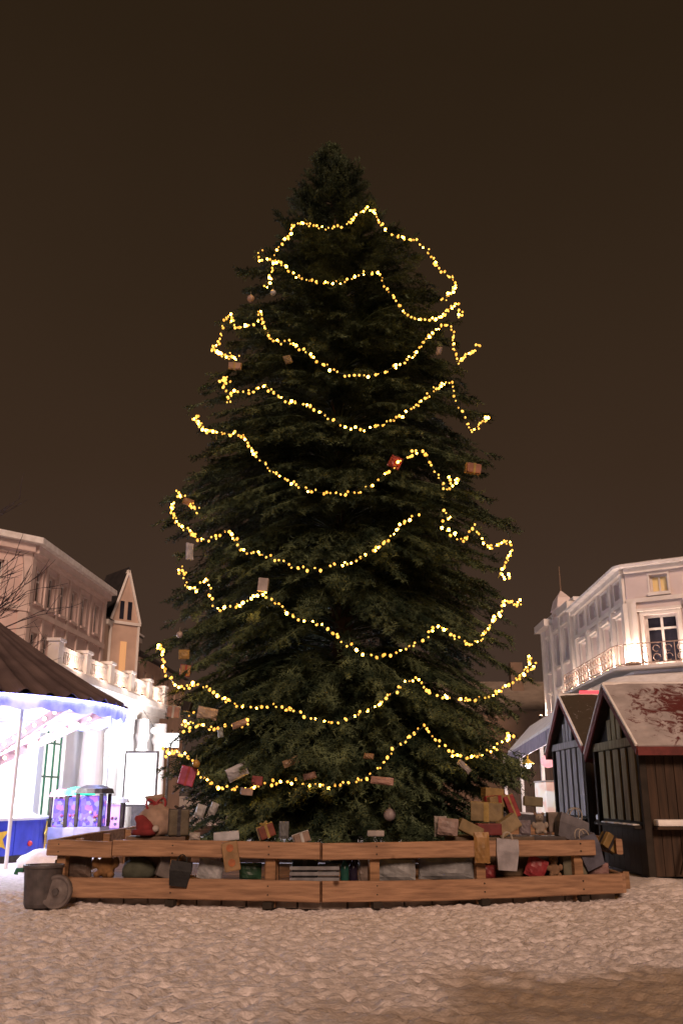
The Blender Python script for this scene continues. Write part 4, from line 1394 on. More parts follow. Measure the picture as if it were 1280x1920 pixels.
    me = bpy.data.meshes.new("crown")
    quads = np.array(limbs.f)
    nv = len(VV) + len(lv)
    me.vertices.add(nv)
    me.vertices.foreach_set("co", np.concatenate([VV, lv]).astype(np.float32).ravel())
    loops = np.concatenate([np.arange(len(VV)), (quads + len(VV)).ravel()])
    me.loops.add(len(loops)); me.loops.foreach_set("vertex_index", loops.astype(np.int32))
    npoly = nt + len(quads)
    starts = np.concatenate([np.arange(nt) * 3, nt * 3 + np.arange(len(quads)) * 4])
    me.polygons.add(npoly)
    me.polygons.foreach_set("loop_start", starts.astype(np.int32))
    me.update(calc_edges=True)
    me.validate()
    me.materials.append(MT["needles"])
    o = bpy.data.objects.new("crown", me)
    COL.objects.link(o); o.parent = root
    print("crown tris", nt)
fir()


def on_fir(px, py, k=1.03):
    """point where a photo ray first meets the fir's outline surface (or passes closest to it)"""
    r = ray(px, py)
    O = Vector((0, 0, CAM_H))
    best = None
    for Y in np.arange(14.6, 19.6, .04):
        p = O + r * (Y / r.y)
        dx, dy = p.x - TX, p.y - TY
        gap = math.hypot(dx, dy) - k * float(reach(p.z, math.atan2(dy, dx)))
        if gap <= 0:
            return p
        if best is None or gap < best[0]:
            best = (gap, p)
    return best[1]


# ------------------------------------------------------------------ fairy lights
STRINGS = [
 ("topmost fairy light string, arched over the shoulder of the fir", [(490,463),(483,485),(500,487),(512,480),(525,460),(545,438),(550,422),(565,418),(595,425),(620,429),(650,418),(672,402),(690,390)]),
 ("fairy light string running down the right of the fir from the topmost peak", [(694,390),(702,400),(712,420),(727,437),(750,445),(780,452),(800,468),(820,500),(845,520),(855,530),(848,545),(838,557),(825,568)]),
 ("second fairy light string down, swinging across the upper fir to its right edge", [(495,540),(505,525),(515,490),(540,505),(562,520),(587,527),(620,530),(645,529),(670,515),(705,510),(715,520),(725,542),(745,567),(765,592),(800,598),(825,595),(850,572),(857,566)]),
 ("short fairy light string knotted on the upper left edge of the fir", [(442,671),(420,667),(397,652),(407,648),(415,630),(422,600),(435,592),(437,612),(460,612),(474,606),(486,598),(487,585),(495,610),(508,632),(520,640)]),
 ("third fairy light string down, in one deep swag to the right edge", [(520,640),(550,645),(580,667),(605,682),(630,697),(670,706),(700,702),(730,692),(765,672),(795,640),(820,615),(845,610),(850,650),(857,680),(872,667),(890,657)]),
 ("fairy light string of the fourth swag, ending low on the right edge", [(419,709),(422,729),(431,758),(434,737),(471,735),(494,723),(517,738),(546,755),(575,761),(604,775),(638,795),(673,803),(719,795),(760,775),(794,749),(823,723),(844,716),(849,740),(864,769),(884,807),(904,792),(916,781)]),
 ("fifth fairy light string, deep swag starting at a twig on the left edge", [(364,784),(384,804),(396,810),(430,813),(453,816),(465,833),(494,868),(529,894),(569,914),(604,924),(650,924),(685,914),(719,894),(748,868),(777,847),(794,844)]),
 ("short fairy light string hooked under the fifth swag, right of centre", [(794,844),(806,870),(823,896),(838,920),(852,905),(864,892)]),
 ("sixth fairy light string, zigzag at the left edge then a wide swag", [(367,951),(349,937),(332,922),(329,943),(320,957),(338,983),(361,1000),(372,1012),(401,1009),(427,995),(442,1012),(453,1032),(488,1038),(523,1050),(557,1064),(592,1067),(627,1061),(667,1050),(702,1029),(731,1006),(754,983),(789,960)]),
 ("fairy light string hooked around the right edge halfway down the fir", [(828,957),(843,967),(829,983),(849,1003),(870,1012),(887,986),(898,998),(913,1023),(933,1023),(953,1015),(959,1032),(950,1052),(933,1084)]),
 ("left piece of the seventh fairy light string, rising to a pale box", [(341,1070),(349,1099),(372,1104),(387,1084),(396,1116),(407,1142),(436,1136),(459,1127),(494,1110)]),
 ("right piece of the seventh fairy light string, from the pale box to the right edge", [(494,1110),(511,1125),(546,1151),(581,1165),(615,1180),(650,1208),(685,1226),(725,1229),(760,1217),(794,1197),(812,1177),(841,1183),(864,1200),(887,1206),(904,1191),(922,1165),(939,1145),(947,1128),(965,1133)]),
 ("eighth fairy light string from the left edge, drooping over the lower left boughs", [(305,1212),(306,1240),(315,1265),(340,1290),(365,1283),(385,1290),(420,1310),(460,1325),(500,1322),(530,1325),(546,1331)]),
 ("fairy light string in two swags across the lower fir to its right edge", [(545,1330),(580,1345),(620,1352),(660,1345),(700,1325),(735,1300),(765,1276),(785,1275),(800,1295),(840,1308),(880,1310),(925,1300),(960,1280),(985,1255),(994,1232),(998,1265)]),
 ("lowest fairy light string along the left skirt of the fir", [(312,1408),(350,1417),(365,1440),(385,1460),(410,1475),(470,1478),(500,1470),(525,1465),(560,1465),(600,1473),(645,1470),(690,1455),(715,1430),(745,1400),(770,1380),(795,1362)]),
 ("lowest fairy light string along the right skirt of the fir", [(795,1362),(815,1385),(845,1410),(870,1418),(900,1415),(930,1400),(955,1380)]),
 ("short orange fairy light string in the lower left boughs", [(345,1358),(375,1360),(400,1366),(430,1358),(452,1360),(470,1348)]),
]
bulb_mesh = None
def fairy_lights():
    global bulb_mesh
    b = MB(); b.ico((0, 0, 0), 1, 1, (1, 1, 1.25))
    proto = b.build("bulb", MT["warm_bulb"]); bulb_mesh = proto.data
    meshes = [bulb_mesh]
    for k_ in ("bright_bulb", "dim_bulb"):
        me = bulb_mesh.copy(); me.materials.clear(); me.materials.append(MT[k_]); meshes.append(me)
    bpy.data.objects.remove(proto)
    rnd = random.Random(2)
    total = 0
    for label, px in STRINGS:
        P = [on_fir(*p, 1.0) for p in px]
        # Catmull-Rom through the hooks
        pts = []
        for i in range(len(P) - 1):
            p0, p1, p2, p3 = P[max(i - 1, 0)], P[i], P[i + 1], P[min(i + 2, len(P) - 1)]
            for k in range(10):
                t = k / 10
                pts.append(.5 * ((2 * p1) + (p2 - p0) * t + (2 * p0 - 5 * p1 + 4 * p2 - p3) * t * t + (3 * p1 - p0 - 3 * p2 + p3) * t ** 3))
        pts.append(P[-1])
        root = thing("fairy_light_string", label, "fairy lights", P[0], "fairy light strings on the fir")
        w = MB(); w.tube(pts, .008, 4); w.build("wire", MT["wire"], root)
        # bulbs
        acc, nxt, spots = 0.0, .03, []
        for a, c in zip(pts, pts[1:]):
            d = (c - a).length
            while acc + d >= nxt:
                q = a.lerp(c, (nxt - acc) / max(d, 1e-6))
                spots.append(q - P[0] + Vector((rnd.uniform(-.035, .035), rnd.uniform(-.05, .03), rnd.uniform(-.045, .03))))
                nxt += rnd.choice((rnd.uniform(.04, .065), rnd.uniform(.085, .13)))
            acc += d
        for i in (0, -1):
            if 480 < px[i][0] < 835: continue
            for _ in range(5):
                spots.append(spots[i] + Vector([rnd.uniform(-.10, .10) for _k in range(3)]))
        rnd.shuffle(spots)
        rest = MB()
        for i, q in enumerate(spots):
            sc = rnd.choice([.016, .020, .024, .029])
            if i >= 98:
                rest.ico(q, sc, 1, (1, 1, 1.25))
                continue
            o = bpy.data.objects.new("bulb", rnd.choices(meshes, (5, 3, 3))[0])
            COL.objects.link(o); o.parent = root
            o.location = q
            o.scale = (sc, sc, sc)
            o.rotation_euler = (rnd.uniform(-1, 1), rnd.uniform(-1, 1), 0)
        cnt = len(spots)
        if rest.v:
            tag(rest.build("more_bulbs", MT["warm_bulb"], root, local=True), kind="stuff")
        total += cnt
    print("bulbs", total)
fairy_lights()


# ------------------------------------------------------------------ timber fence
FA = Vector((-.30, 14.38, 0)); FL = Vector((-4.55, 15.25, 0)); FR = Vector((4.42, 15.55, 0)); BL = Vector((-4.75, 22.4, 0)); BR = Vector((4.8, 22.4, 0))
def fence():
    root = thing("timber_fence", "low fence of thick pale timber rails around the foot of the fir", "fence", (0, 18.5, 0))
    ring = [FL, FA, FR, BR, BL]
    cuts = {0: (.24, .0), 1: (0, 0)}
    for i in range(5):
        P, Q = ring[i], ring[(i + 1) % 5]
        d = (Q - P).normalized()
        out = Vector((d.y, -d.x, 0))
        mid = P.lerp(Q, .24) if i == 0 else None
        for (z0, z1) in ((.10, .39), (.685, .92)):
            segs = [(P, Q)]
            if i == 0 and z0 > .5:
                segs = [(P, mid), (mid + d * .01, Q)]
            for k, (a, b) in enumerate(segs):
                m = MB()
                rise = .012 * k
                a_, b_ = a + out * .05 - d * .0, b + out * .05
                if i == 1 and z0 > .5: b_ = b_ - d * .42
                if i == 0: b_ = b_ - d * .003
                zc = (z0 + z1) / 2 + rise
                NS_ = 14; hh = (z1 - z0) / 2; wb = random.uniform(0, 6)
                ch = .014
                sec = [(-.05, -hh + ch), (-.05, hh - ch), (-.05 + ch, hh), (.05 - ch, hh), (.05, hh - ch), (.05, -hh + ch), (.05 - ch, -hh), (-.05 + ch, -hh)]
                for j in range(NS_ + 1):
                    tt_ = j / NS_
                    c_ = a_.lerp(b_, tt_) + Vector((0, 0, zc + .012 * math.sin(tt_ * 5 + wb) - .012 * math.sin(math.pi * tt_))) + out * (.008 * math.sin(tt_ * 7 + wb * 2))
                    for (so, sz) in sec:
                        jit = random.uniform(-.003, .003)
                        p_ = c_ + out * so + Vector((0, 0, sz + jit))
                        m.v.append(tuple(p_))
                for j in range(NS_):
                    for q_ in range(8):
                        b0_ = j * 8 + q_; b1_ = j * 8 + (q_ + 1) % 8
                        m.f.append((b0_, b1_, b1_ + 8, b0_ + 8))
                m.f += [tuple(range(8))[::-1], tuple(range(NS_ * 8, NS_ * 8 + 8))]
                m.build("rail", MT["wood"] if (i + k) % 2 == 0 else MT["wood_old"] if i > 2 else MT["wood"], root)
    # posts stand inside the rails
    for i in range(5):
        P, Q = ring[i], ring[(i + 1) % 5]
        d = (Q - P).normalized(); inn = Vector((-d.y, d.x, 0))
        L = (Q - P).length
        for fr_ in {0: (.035, .47, .82), 1: (.17, .52, .86)}.get(i, (.2, .5, .8)):
            p = P.lerp(Q, fr_) + inn * .075
            m = MB(); m.frame_box(p + Vector((0, 0, .44)), d * .075, inn * .065, Vector((0, 0, .44)), .008)
            m.build("post", MT["wood_old"], root)
            if i in (0, 1):
                for zz in (.19, .31, .75, .86):
                    bt = MB(); bt.tube([p - inn * .10, p - inn * .187], .011, 8)
                    bt.v = [(x, y, z + zz) for x, y, z in bt.v]
                    bt.build("bolt", MT["iron"], root)
                m = MB(); m.frame_box(p - inn * .10 + Vector((0, 0, .045)), d * .07, inn * .12, Vector((0, 0, .045)), .01)
                m.build("foot", MT["hut_dark"], root)
    # short end block leaning back at the right corner
    m = MB(); m.bar(FR + Vector((.12, .0, .30)), FR + Vector((.32, 1.2, .20)), .10, .26, bev=.01); m.build("rail", MT["wood_old"], root)
    # low staging of boards that carries the parcels
    st = thing("staging", "low staging of grey boards under the parcels inside the fence", "platform", (0, 17.5, 0))
    m = MB()
    ins = [FL + Vector((.25, .3, 0)), FA + Vector((0, .25, 0)), FR + Vector((-.25, .3, 0)), Vector((4.4, 18.4, 0)), Vector((-4.4, 18.4, 0))]
    up = Vector((0, 0, .30))
    m.add([p + up for p in ins] + [p + up + Vector((0, 0, .05)) for p in ins], [(4, 3, 2, 1, 0), (5, 6, 7, 8, 9)] + [(i, (i + 1) % 5, 5 + (i + 1) % 5, 5 + i) for i in range(5)])
    m.build("boards", MT["wood_old"], st)
    for x in (-3.6, -1.2, 1.2, 3.6):
        for y in (15.9, 17.8):
            q = MB(); q.box((x - .06, y - .06, 0), (x + .06, y + .06, .298)); q.build("leg", MT["wood_old"], st)
    # stone kerb, seen under the lower rail
    kb = MB()
    for P, Q in ((FL, FA), (FA, FR)):
        d = (Q - P).normalized(); inn = Vector((-d.y, d.x, 0)); L = (Q - P).length
        k = 11
        for j in range(k):
            a, b = P.lerp(Q, j / k) + inn * .22, P.lerp(Q, (j + 1) / k) + inn * .22
            kb.bar(a + d * .012 + Vector((0, 0, .06)), b - d * .012 + Vector((0, 0, .06)), .14, .15 + random.uniform(-.02, .02), bev=.012)
    o = kb.build("kerb", M("stone", (.42, .36, .32), (.22, .17, .14), 3, .9, .3))
    tag(o, kind="structure")
fence()


# ------------------------------------------------------------------ grey bin and disc at the fence corner
def bins():
    c = ground(76, 1702)
    root = thing("bin", "round dark grey bin standing on the snow at the left fence corner", "bin", c)
    m = MB(); m.lathe([(.0, .012), (.225, .012), (.245, .06), (.28, .55), (.30, .56), (.30, .60), (.275, .60), (.262, .56), (.225, .08), (0, .07)], (0, 0, 0), 32); m.build("body", MT["bin"], root, local=True, smooth=False)
    m = MB(); m.tube([(-.30, 0, .52), (-.40, 0, .52), (-.41, 0, .46)], .035, 8); m.build("handle", MT["green_plastic"], root, local=True)
    c2 = ground(106, 1704)
    root = thing("disc", "round grey disc leaning on edge against the dark grey bin", "lid", (c2.x, c2.y - .06, 0), rot=(0, 0, -.12))
    m = MB()
    pr = [(.0, -.02), (.06, -.035), (.09, -.02), (.17, -.02), (.2, -.04), (.225, -.04), (.235, -.02), (.235, .03), (.21, .05), (0, .05)]
    n = 32
    b = []
    for r_, y in pr:
        for k in range(n):
            a = 2 * math.pi * k / n
            b.append((r_ * math.cos(a), y + r_ * math.sin(a) * .12, .238 + r_ * math.sin(a)))
    fs = []
    for i in range(len(pr) - 1):
        for k in range(n):
            fs.append((i * n + k, i * n + (k + 1) % n, (i + 1) * n + (k + 1) % n, (i + 1) * n + k))
    m.add(b, fs); m.build("disc", MT["bin_disc"], root, local=True)
    m = MB(); m.lathe([(.0, .0), (.05, .0), (.05, .03), (0, .035)], (0, 0, 0), 16)
    hub = m.build("hub", MT["bin"], root, local=True); hub.location = (0, -.03, .238); hub.rotation_euler = (math.pi / 2, 0, 0)
bins()


# ------------------------------------------------------------------ parcels and toys
def rail_depth(x):
    if x < FA.x:
        t = (x - FL.x) / (FA.x - FL.x); return FL.y + (FA.y - FL.y) * t
    t = (x - FA.x) / (FR.x - FA.x); return FA.y + (FR.y - FA.y) * t

RIB = dict(red=(.5, .03, .04), gold=(.55, .36, .08), white=(.7, .68, .66), green=(.05, .2, .08), dark=(.05, .04, .05))

def gift_box(loc, w, d, h, col, rib, label, rot=(0, 0, 0), cat="gift box", name="gift_box", bow=True, group=None):
    root = thing(name, label, cat, loc, group, rot)
    m = MB(); m.box((-w / 2, -d / 2, 0), (w / 2, d / 2, h), min(.02, w * .08)); m.build("box", paint(col), root, local=True)
    if rib:
        t = .006; rw = w * .085
        r_ = MB()
        r_.box((-rw, -d / 2 - t, -t), (rw, d / 2 + t, h + t))
        r_.box((-w / 2 - t * 1.5, -rw, -t * 1.5), (w / 2 + t * 1.5, rw, h + t * 1.5))
        rb = r_.build("ribbon", paint(RIB[rib], .4), root, local=True)
        if bow:
            b = MB()
            for s in (-1, 1):
                loop = [Vector((s * w * .22 * math.sin(t_), rw * math.sin(2 * t_) * .9, h + .015 + w * .15 * math.sin(t_) * abs(math.cos(t_ * .5)))) for t_ in np.linspace(0, math.pi, 9)]
                b.tube(loop, rw * .55, 5)
            b.ico((0, 0, h + .02), rw * .9, 1)
            b.build("bow", paint(RIB[rib], .4), rb, local=True)
    return root

def gift_bag(loc, w, d, h, col, label, rot=(0, 0, 0), group=None, cat="gift bag", handle=(.6, .5, .4)):
    root = thing("gift_bag", label, cat, loc, group, rot)
    m = MB()
    t = .82
    m.add([(-w / 2 * t, -d / 2 * t, 0), (w / 2 * t, -d / 2 * t, 0), (w / 2 * t, d / 2 * t, 0), (-w / 2 * t, d / 2 * t, 0),
           (-w / 2, -d / 2, h * .6), (w / 2, -d / 2, h * .62), (w / 2, d / 2, h * .6), (-w / 2, d / 2, h * .58),
           (-w / 2 * .98, -d / 3, h), (w / 2 * .96, -d / 3, h * .97), (w / 2, d / 3, h), (-w / 2, d / 3, h * .98)],
          [(3, 2, 1, 0), (0, 1, 5, 4), (1, 2, 6, 5), (2, 3, 7, 6), (3, 0, 4, 7), (4, 5, 9, 8), (5, 6, 10, 9), (6, 7, 11, 10), (7, 4, 8, 11), (8, 9, 10, 11)])
    m.build("bag", paint(col), root, local=True)
    for s in (-1, 1):
        b = MB(); b.tube([(w * .22 * math.cos(a), s * d * .3, h * .97 + w * .32 * math.sin(a)) for a in np.linspace(0, math.pi, 9)], .009, 5); b.build("handle", paint(handle), root, local=True)
    return root

def packet(loc, w, h, col, label, rot=(0, 0, 0), thick=.07, cat="parcel", tie=None, seed=1, group=None):
    root = thing("parcel", label, cat, loc, group, rot)
    bm = bmesh.new(); bmesh.ops.create_cube(bm, size=1); bmesh.ops.subdivide_edges(bm, edges=bm.edges[:], cuts=5, use_grid_fill=True)
    rnd = random.Random(seed); m = MB(); bm.verts.index_update(); vs = []
    for v in bm.verts:
        x, y, z = v.co
        puff = max(.15, (1 - (2 * x) ** 4) * (1 - (2 * z) ** 4))
        vs.append(((x + rnd.uniform(-.02, .02)) * w, y * thick * 2 * (.25 + .75 * puff) + rnd.uniform(-.008, .008), (z + .5 + rnd.uniform(-.02, .02)) * h))
    m.add(vs, [[v.index for v in f.verts] for f in bm.faces]); bm.free()
    m.build("wrapper", paint(col, .45), root, local=True)
    if tie:
        b = MB(); b.box((-w * .52, -thick * 1.04, h * .45), (w * .52, thick * 1.04, h * .55), .004); b.build("ribbon", paint(RIB[tie], .4), root, local=True)
    return root

def bear(loc, s, col, ear, label, rot=(0, 0, 0)):
    root = thing("toy_bear", label, "soft toy", loc, "soft toys inside the fence", rot)
    m = MB()
    m.ico((0, 0, .30 * s), .27 * s, 2, (1, .85, 1.15)); m.ico((0, -.02 * s, .74 * s), .22 * s, 2)
    for k in (-1, 1):
        m.ico((k * .19 * s, -.22 * s, .10 * s), .11 * s, 2, (1, 1.6, 1)); m.ico((k * .30 * s, -.10 * s, .42 * s), .095 * s, 2, (1.1, 1, 1.7))
    m.ico((0, -.21 * s, .69 * s), .09 * s, 2)
    o = m.build("body", paint(col, .9), root, local=True, smooth=True)
    md = o.modifiers.new("Remesh", 'REMESH'); md.mode = 'VOXEL'; md.voxel_size = .035 * s; md.use_smooth_shade = True
    for k in (-1, 1):
        e_ = MB(); e_.ico((k * .18 * s, 0, .92 * s), .085 * s, 2, (1, .55, 1)); e_.build("ear", paint(ear, .9), root, local=True, smooth=True)
        e_ = MB(); e_.ico((k * .08 * s, -.215 * s, .79 * s), .026 * s, 1); e_.build("eye", paint((.01, .01, .01), .2), root, local=True, smooth=True)
    e_ = MB(); e_.ico((0, -.30 * s, .71 * s), .032 * s, 1, (1.3, 1, .8)); e_.build("nose", paint((.02, .015, .015), .3), root, local=True, smooth=True)
    return root

def sack(loc, w, h, col, label, tie, seed=3, rot=(0, 0, 0)):
    root = thing("sack", label, "sack", loc, None, rot)
    rnd = random.Random(seed); ph = rnd.uniform(0, 6)
    wob = lambda a, z: 1 + .07 * math.sin(3 * a + ph + z * 6) + .04 * math.sin(7 * a - z * 9)
    m = MB(); m.lathe([(w * .42, 0), (w * .50, h * .12), (w * .5, h * .35), (w * .40, h * .58), (w * .22, h * .74), (w * .13, h * .79), (w * .22, h * .9), (w * .26, h), (w * .1, h * .93)], (0, 0, 0), 26, wob)
    m.build("cloth", paint(col, .95), root, local=True, smooth=True)
    b = MB(); b.lathe([(w * .15, h * .765), (w * .175, h * .78), (w * .175, h * .81), (w * .15, h * .825)], (0, 0, 0), 16)
    for s in (-1, 1):
        b.tube([(s * w * .12 * math.sin(t_) * 2, -w * .17, h * .79 + w * .12 * math.sin(2 * t_)) for t_ in np.linspace(0, math.pi, 9)], w * .03, 5)
    b.build("bow", paint(RIB[tie], .5), root, local=True)
    return root

def bottle(loc, h, r, col, cap, label, rot=(0, 0, 0)):
    root = thing("bottle", label, "bottle", loc, "bottles inside the fence", rot)
    m = MB(); m.lathe([(r * .92, 0), (r, .02), (r, h * .58), (r * .8, h * .68), (r * .36, h * .78), (r * .33, h * .92)], (0, 0, 0), 18); m.build("glass", paint(col, .15), root, local=True, smooth=True)
    m = MB(); m.lathe([(r * .4, h * .915), (r * .4, h), (0, h * 1.005)], (0, 0, 0), 14); m.build("cap", paint(cap, .4), root, local=True)
    return root

def crate(loc, w, d, h, col, label, rot=(0, 0, 0)):
    root = thing("crate", label, "crate", loc, None, rot)
    for s in (-1, 1):
        m = MB()
        for j in range(3):
            m.box((-w / 2, s * d / 2 - .012, .02 + j * h / 3), (w / 2, s * d / 2 + .012, .02 + j * h / 3 + h / 3 - .03), .004)
        m.build("side", paint(col, .8), root, local=True)
        m = MB()
        for j in range(3):
            m.box((s * (w / 2 - .012) - .012, -d / 2 + .014, .02 + j * h / 3), (s * (w / 2 - .012) + .012, d / 2 - .014, .02 + j * h / 3 + h / 3 - .03), .004)
        m.build("end", paint(col, .8), root, local=True)
    m = MB(); m.box((-w / 2 + .03, -d / 2 + .02, 0), (w / 2 - .03, d / 2 - .02, .018)); m.build("bottom", paint(col, .8), root, local=True)
    return root

DECK = .352
def low(px, py_top, back):
    back = back * .55 + .03
    """x, depth, height for a thing standing on the staging whose top shows at that photo spot"""
    D = 15.2
    for _ in range(4):
        p = at(px, py_top, D); D = rail_depth(p.x) + back
    p = at(px, py_top, D)
    return Vector((p.x, D, DECK)), max(p.z - DECK, .12), D * .00055
def hang(px, py_bot):
    D = 15.0
    for _ in range(4):
        p = at(px, py_bot, D); D = rail_depth(p.x) - .14
    return at(px, py_bot, D), D * .00055

# --- between the rails, from the left corner to the right
p, h, k = low(203, 1578, .42); bear(p, h / .98, (.42, .20, .06), (.6, .48, .32), "orange toy bear with pale ears between the left fence rails")
p, h, k = low(150, 1604, .5); packet(p, 46 * k, h, (.20, .13, .10), "dull brown parcel low behind the left end of the fence", seed=4)
p, h, k = low(122, 1612, .5); packet(p, 34 * k, h, (.05, .04, .06), "small black parcel at the left fence corner", seed=14)
p, h, k = low(262, 1602, .55); sack(p, 62 * k, h * 1.15, (.11, .12, .085), "grey green cloth sack right of the orange toy bear", "dark")
p, h, k = low(315, 1604, .40); gift_box(p, 48 * k, .22, h, (.24, .20, .19), None, "plain grey carton tilted between the left rails", (0, .35, .3))
q, k = hang(334, 1662); gift_bag(q, 40 * k, .10, .36, (.012, .012, .016), "black bag hanging low over the lower left rail", (0, .12, 0), handle=(.02, .02, .02))
p, h, k = low(392, 1612, .45); packet(p, 46 * k, h, (.62, .62, .66), "white packet lying between the rails left of the spotted box", (0, .2, 0), seed=6)
q, k = hang(437, 1633)
o = gift_box(q, 30 * k, .12, 52 * k, (.46, .26, .10), None, "tan box with two orange spots hanging from the upper left rail", (0, -.18, .1))
for zz in (.12, .33):
    m = MB(); m.lathe([(.055, 0), (.055, .008), (0, .009)], (0, 0, 0), 14); s_ = m.build("spot", paint((.6, .16, .03)), o, local=True); s_.location = (0, -.062, zz); s_.rotation_euler = (math.pi / 2, 0, 0)
p, h, k = low(470, 1618, .5); packet(p, 40 * k, h, (.03, .10, .05), "dark green parcel right of the spotted box", seed=7)
p, h, k = low(510, 1608, .35); gift_box(p, 26 * k, .2, h, (.36, .17, .07), None, "narrow orange brown carton between the rails left of the apex")
p, h, k = low(572, 1612, .62); gift_box(p, 46 * k, .25, h, (.018, .016, .02), "dark", "black gift box behind the grey slatted crate", bow=False)
p, h, k = low(590, 1622, .34); crate(p, 92 * k, .26, h, (.33, .33, .36), "grey slatted crate at the fence apex")
p, h, k = low(646, 1606, .36); bottle(p, h, 8 * k, (.02, .13, .10), (.1, .1, .1), "teal bottle right of the grey crate")
p, h, k = low(662, 1604, .38); bottle(p, h, 8 * k, (.03, .02, .05), (.3, .05, .05), "dark purple bottle beside the teal bottle")
p, h, k = low(682, 1610, .40); packet(p, 20 * k, h, (.34, .26, .22), "slim pale parcel right of the two bottles", seed=8)
p, h, k = low(742, 1612, .36); packet(p, 70 * k, h, (.40, .41, .42), "crumpled silver parcel under the brown carton", seed=9, thick=.10)
p, h, k = low(752, 1594, .55); gift_box(p, 46 * k, .2, h, (.34, .19, .10), None, "flat brown carton behind the crumpled silver parcel")
p, h, k = low(835, 1609, .42); packet(p, 100 * k, h, (.33, .34, .36), "wide silver foil parcel right of the crumpled silver parcel", seed=10, thick=.10)
q, k = hang(904, 1618); packet(q, 28 * k, 54 * k, (.52, .27, .07), "orange packet hanging over the upper right rail", seed=11, thick=.05)
q, k = hang(950, 1632); gift_bag(q, 42 * k, .14, 56 * k, (.50, .46, .50), "silver white patterned gift bag hanging on the upper right rail", (0, .06, 0))
p, h, k = low(915, 1622, .34); packet(p, 26 * k, h, (.36, .03, .04), "small dark red parcel left of the silver white bag", seed=12)
p, h, k = low(996, 1606, .30); packet(p, 36 * k, h, (.50, .035, .05), "bright red parcel right of the silver white bag", (0, .4, 0), seed=13)
p, h, k = low(1036, 1602, .36); bear(p, h / .98, (.38, .21, .11), (.5, .36, .25), "tan toy bear between the right fence rails")
p, h, k = low(1072, 1600, .36); gift_box(p, 44 * k, .26, h, (.20, .18, .11), None, "plain olive carton right of the tan toy bear")
p, h, k = low(1118, 1618, .30); packet(p, 40 * k, h, (.42, .22, .20), "pinkish parcel at the right fence corner", seed=15)
q = at(1112, 1626, 15.55); gift_bag(q, .40, .22, .50, (.15, .15, .21), "blue grey bag slumped over the right fence corner", (0, -.35, .3))
q = at(1134, 1592, 15.75); gift_box(q, .27, .22, .24, (.40, .24, .06), "dark", "orange box with dark ribbon perched on the blue grey bag", (0, .6, .3), bow=False)

# --- heaped behind the upper rail
def high(px, py_bot, back):
    D = 15.5
    for _ in range(4):
        p = at(px, py_bot, D); D = rail_depth(p.x) + back
    return at(px, py_bot, D), D * .00049
def supports(label, px, py_top, back, w, d, col, rot=0.0, rib=None):
    """tall carton on the staging whose top carries what lies above the rail"""
    q, k = high(px, py_top, back)
    return gift_box(Vector((q.x, q.y, DECK)), w, d, q.z - DECK - .004, col, rib, label, (0, 0, rot), bow=False)

supports("tall brown carton under the beige sack", 300, 1566, .75, .95, .7, (.22, .12, .07))
q, k = high(296, 1566, .72); sack(q, 84 * k, 82 * k, (.52, .34, .25), "big beige cloth sack behind the upper left rail", "red", rot=(0, -.12, .2))
q, k = high(272, 1566, .45)
t = thing("felt_hat", "crumpled dark red felt hat with white bobble lying before the beige sack", "hat", q, None, (0, 0, .2))
m = MB(); m.lathe([(.20, 0), (.22, .04), (.20, .09)], (0, 0, 0), 20, lambda a, z: 1 + .06 * math.sin(4 * a)); m.build("brim", paint((.32, .025, .03), .95), t, local=True, smooth=True)
m = MB(); m.tube([(0, 0, .07), (-.03, -.02, .16), (-.10, -.03, .25), (-.17, -.03, .27)], [.19, .14, .08, .03], 14); m.build("cone", paint((.38, .03, .035), .95), t, local=True, smooth=True)
m = MB(); m.ico((.16, -.15, .10), .055, 2); m.build("bobble", paint((.65, .55, .5), .95), t, local=True, smooth=True)
q, k = high(334, 1566, .60); gift_box(q, 42 * k, .32, 52 * k, (.17, .13, .08), "dark", "olive brown gift box right of the beige sack", (0, 0, .2))
q, k = high(365, 1576, .35); packet(q, 22 * k, 16 * k, (.6, .52, .48), "tiny pale packet on the rail left of the white carton", seed=21)
q, k = high(425, 1576, .45); gift_box(q, 54 * k, .25, 18 * k, (.66, .66, .72), None, "flat white carton behind the upper left rail", (0, -.08, .1))
q, k = high(372, 1532, .95); packet(q, 20 * k, 26 * k, (.66, .66, .68), "white packet in the lowest left boughs", (0, .3, 0), seed=22)
q, k = high(396, 1526, 1.0); packet(q, 16 * k, 24 * k, (.6, .6, .62), "small white packet right of another in the lowest left boughs", (0, .4, 0), seed=23)
q, k = high(502, 1570, .6); gift_box(q, 34 * k, .2, 26 * k, (.30, .07, .04), "gold", "red brown gift box behind the rail left of the apex", (0, -.35, .3))
q, k = high(532, 1572, .7); packet(q, 20 * k, 34 * k, (.26, .27, .28), "grey packet right of the red brown gift box", seed=24)
q, k = high(567, 1580, .45); gift_box(q, 34 * k, .2, 20 * k, (.42, .27, .20), "white", "pale tan gift box on the staging near the apex", (0, -.3, .2), bow=False)
q, k = high(704, 1568, .6); gift_box(q, 36 * k, .22, 12 * k, (.52, .45, .42), None, "flat pale carton right of the fence apex")
q, k = high(838, 1566, .55); packet(q, 42 * k, 34 * k, (.50, .34, .30), "pinkish white parcel left of the yellow boxes", (0, .1, 0), seed=25)
q, k = high(826, 1568, .8); packet(q, 26 * k, 40 * k, (.46, .40, .36), "cream parcel behind the pinkish white parcel", seed=26)
YE = (.40, .27, .11)
supports("big brown carton under the yellow boxes", 915, 1566, .95, 1.35, .8, (.20, .12, .06), .05)
q, k = high(876, 1564, .55); gift_box(q, 52 * k, .24, 24 * k, YE, None, "yellow box tipped to the left at the end of the heap", (0, .45, .1))
q, k = high(915, 1566, .62); gift_box(q, 52 * k, .26, 24 * k, (.26, .03, .03), None, "dark red box between the tipped yellow boxes", (0, 0, .1))
